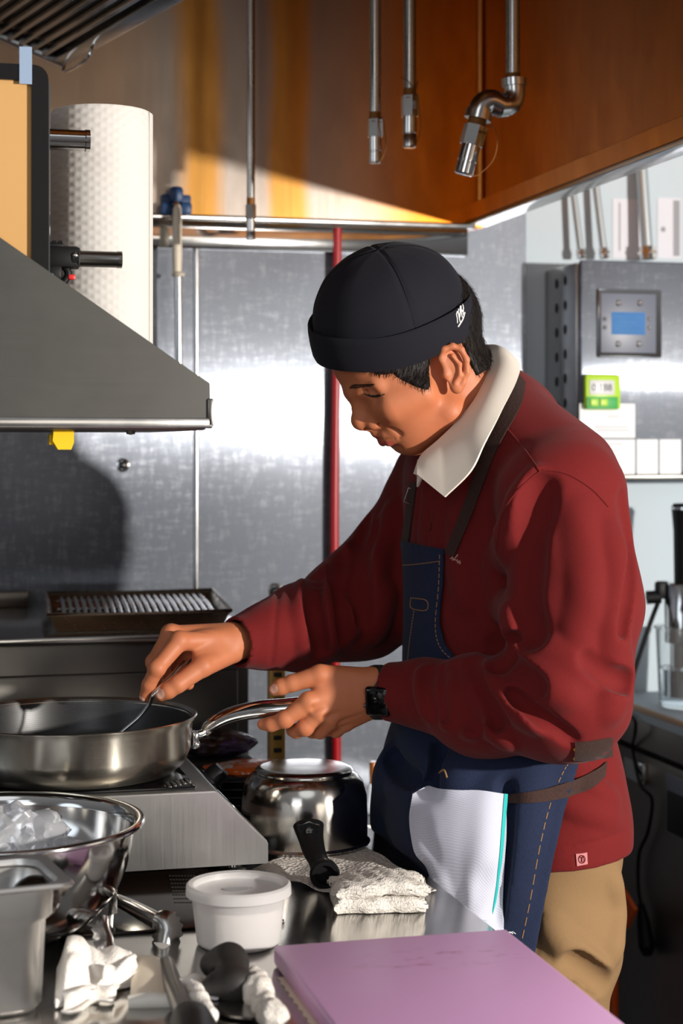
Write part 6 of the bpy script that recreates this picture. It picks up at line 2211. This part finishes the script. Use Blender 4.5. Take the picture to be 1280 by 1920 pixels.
# ---- watch
wc = W(709, 1298, 2.368)
wa = (W(716, 1298, 2.368) - W(800, 1298, 2.36)); wa /= np.linalg.norm(wa)
wu = ZV - wa * (ZV @ wa); wu /= np.linalg.norm(wu)
wv = np.cross(wa, wu)
b = MB()
rows = []
for k in range(41):
    a = 2 * PI * k / 40
    o_ = wc + wu * math.sin(a) * 0.0345 + wv * math.cos(a) * 0.0255
    n_ = wu * math.sin(a) + wv * math.cos(a)
    rows.append([o_ - wa * 0.011, o_ + n_ * 0.0015 - wa * 0.005, o_ + n_ * 0.0015 + wa * 0.005, o_ + wa * 0.011])
wt = MB().grid(rows, 0.002).build('watch_band', 'black_soft', person, 60)
fn_ = (-FV * 0.9 - ZV * 0.18 - RV * 0.30); fn_ /= np.linalg.norm(fn_)
cx_ = wa - fn_ * (wa @ fn_); cx_ /= np.linalg.norm(cx_)
cyv = np.cross(fn_, cx_)
wpos = W(709, 1314, 2.368 - 0.029)
MB().box((0, 0, 0.002), (0.034, 0.040, 0.011), 0.0045, None, 3).tf(basis(cx_, cyv, fn_, wpos)).build('watch_case', 'black_gloss', wt)
MB().cyl((0.0165, 0.007, 0.002), (0.0195, 0.007, 0.002), 0.0032).tf(basis(cx_, cyv, fn_, wpos)).build('watch_crown', 'steel_dark', wt)

# ---- spoon held by the far hand
t = thing('spoon', 'thin steel spoon held in the far hand dipping into the frying pan', 'spoon', W(200, 1415, 2.345))
sp_ = bez([W(345, 1240, 2.36), W(318, 1270, 2.335), W(289, 1299, 2.322), W(281, 1318, 2.326), W(262, 1343, 2.332), W(238, 1364, 2.337), W(221, 1379, 2.340), W(203, 1398, 2.343)], 40)
MB().tube(sp_, np.interp(np.linspace(0, 1, len(sp_)), [0, .3, .5, 1], [.0030, .0036, .0034, .0026]), 12, squash=0.6).build('handle', 'steel', t)
sv_ = Vector(W(180, 1408, 2.346) - W(203, 1398, 2.343)).normalized()
MB().ball(W(186, 1409, 2.345), 0.020, (1.2, 0.8, 0.25), seg=24).build('bowl', 'steel', t)

# ---- towel hung from the apron string
tw = thing('side_towel', 'white herringbone towel with teal stripe hung over the apron string', 'towel', march(860, 1600, APRON, 2.0, 2.8))
def towel_sheet(name, lx, rx_, y0, y1, lift, mat, bul=0.006):
    G = []
    ys = np.linspace(0, 1, 30)
    for v in ys:
        y = y0(0.5) + 0
        row = []
        for u in np.linspace(0, 1, 24):
            yt, yb = y0(u), y1(u)
            yy = yt + (yb - yt) * v
            xl_, xr_ = lx(v), rx_(v)
            xx = xl_ + (xr_ - xl_) * u
            q = march(xx, yy, APRON, 1.95, 2.9, lift + bul * math.sin(PI * v) * 0.6 + 0.008 * math.sin(u * 8 + v * 2.2) * v + 0.007 * math.exp(-((u - .08 - .22 * v) / .05) ** 2) + 0.005 * math.exp(-((u - .5 + .12 * v) / .07) ** 2) * v)
            row.append(q)
        G.append(row)
    last = None
    for r in G:
        for i, q in enumerate(r):
            if q is None:
                r[i] = last
            last = r[i] if r[i] is not None else last
    G = np.array([[np.array(q) for q in r] for r in G])
    for _ in range(3):
        G[1:-1] = (G[:-2] + 2 * G[1:-1] + G[2:]) / 4
        G[:, 1:-1] = (G[:, :-2] + 2 * G[:, 1:-1] + G[:, 2:]) / 4
    return MB().grid(G, 0.003).build(name, mat, tw, 60), G
ip = lambda xs_, ys_: (lambda v: float(np.interp(v, xs_, ys_)))
towel_sheet('back_layer', ip([0, 1], [790, 830]), ip([0, .3, .7, 1], [948, 952, 946, 944]), ip([0, 1], [1484, 1494]), ip([0, 1], [1740, 1757]), 0.005, 'herring', 0.004)
o, G = towel_sheet('front_layer', ip([0, .12, .3, .5, .75, 1], [779, 776, 778, 786, 806, 824]), ip([0, .3, .6, 1], [954, 944, 934, 920]), ip([0, .1, .5, 1], [1488, 1477, 1480, 1489]), ip([0, .5, 1], [1690, 1712, 1727]), 0.012, 'herring')
nn_ = np.cross(np.gradient(G, axis=0), np.gradient(G, axis=1)); nn_ /= np.linalg.norm(nn_, axis=2, keepdims=True) + 1e-9
sg = np.sign((nn_ * -FV).sum(2).mean())
S_ = [[G[i, -3] * (1 - u) + G[i, -1] * u + nn_[i, -1] * sg * 0.0022 for u in (0.25, 0.6, 0.97)] for i in range(len(G))]
MB().grid(S_, 0.001).build('teal_stripe', 'teal', tw, 60)
th_ = MB()
for dx in (0, 5, -6):
    pts = [march(x, y, APRON, 1.95, 2.9, 0.004) for x, y in ((938 + dx, 1744), (948 + dx, 1749), (955 + dx, 1746), (961 + dx, 1750))]
    if all(q is not None for q in pts):
        th_.tube(bez(pts, 10), 0.0005, 5)
th_.build('loose_threads', 'white_thread', tw)
# ================================================================== light
def lamp(name, typ, loc, energy, col=(1, 1, 1), target=None, **kw):
    d = bpy.data.lights.new(name, typ)
    d.energy = energy
    d.color = col
    for k, v in kw.items():
        setattr(d, k, v)
    o = bpy.data.objects.new(name, d)
    COL.objects.link(o)
    o.location = loc
    if target is not None:
        o.rotation_euler = (Vector(target) - Vector(loc)).to_track_quat('-Z', 'Y').to_euler()
    return o
KEY = (2.42, -0.32, 1.60)
lamp('key_lamp', 'SPOT', KEY, 600, (1.0, 0.95, 0.88), (0.7, 2.6, 1.3), shadow_soft_size=0.045, spot_size=math.radians(70), spot_blend=0.3)
lamp('fill_light', 'AREA', (-1.1, -0.9, 2.2), 7, (0.86, 0.93, 1.0), (0.4, 2.4, 1.0), shape='RECTANGLE', size=1.1, size_y=1.3)  # unseen soft fill lamp added behind the camera
w = bpy.data.worlds.new('World')
SC.world = w
w.use_nodes = True
nt = w.node_tree
bg = nt.nodes['Background']
tc = nt.nodes.new('ShaderNodeTexCoord')
sx_ = nt.nodes.new('ShaderNodeSeparateXYZ')
nt.links.new(tc.outputs['Generated'], sx_.inputs[0])
rp = nt.nodes.new('ShaderNodeValToRGB')
rp.color_ramp.elements[0].position = 0.25
rp.color_ramp.elements[0].color = (0.06, 0.046, 0.038, 1)
rp.color_ramp.elements[1].position = 0.9
rp.color_ramp.elements[1].color = (0.30, 0.30, 0.31, 1)
e = rp.color_ramp.elements.new(0.55)
e.color = (0.135, 0.135, 0.142, 1)
mp_ = nt.nodes.new('ShaderNodeMapRange')
mp_.inputs['From Min'].default_value = -1
nt.links.new(sx_.outputs['Z'], mp_.inputs['Value'])
nt.links.new(mp_.outputs[0], rp.inputs['Fac'])
# made-up bright patches added to the world for reflections in the steel
acc = rp.outputs['Color']
for d_, rad_, c_ in (((-0.95, -0.35, 0.12), 10, (1.7, 1.9, 2.1)), ((-0.45, -0.9, 0.20), 8, (2.2, 2.2, 2.2)), ((0.30, -1.0, 0.10), 7, (2.4, 2.2, 1.9)), ((1.0, -0.25, 0.15), 9, (2.2, 1.9, 1.5)), ((-0.1, -0.8, 0.75), 12, (1.2, 1.25, 1.3))):
    vm = nt.nodes.new('ShaderNodeVectorMath')
    vm.operation = 'DOT_PRODUCT'
    vm.inputs[1].default_value = Vector(d_).normalized()
    nt.links.new(tc.outputs['Generated'], vm.inputs[0])
    mr = nt.nodes.new('ShaderNodeMapRange')
    mr.interpolation_type = 'SMOOTHSTEP'
    mr.inputs['From Min'].default_value = math.cos(math.radians(rad_ * 1.3))
    mr.inputs['From Max'].default_value = math.cos(math.radians(rad_ * 0.8))
    nt.links.new(vm.outputs['Value'], mr.inputs['Value'])
    mx = nt.nodes.new('ShaderNodeMix')
    mx.data_type = 'RGBA'
    nt.links.new(mr.outputs[0], mx.inputs[0])
    nt.links.new(acc, mx.inputs[6])
    mx.inputs[7].default_value = (*c_, 1)
    acc = mx.outputs[2]
nt.links.new(acc, bg.inputs['Color'])
bg.inputs['Strength'].default_value = 1.0

SC.view_settings.view_transform = 'Standard'
SC.view_settings.look = 'None'
SC.view_settings.gamma = 1
SC.view_settings.use_curve_mapping = False
SC.view_settings.exposure = 0.0
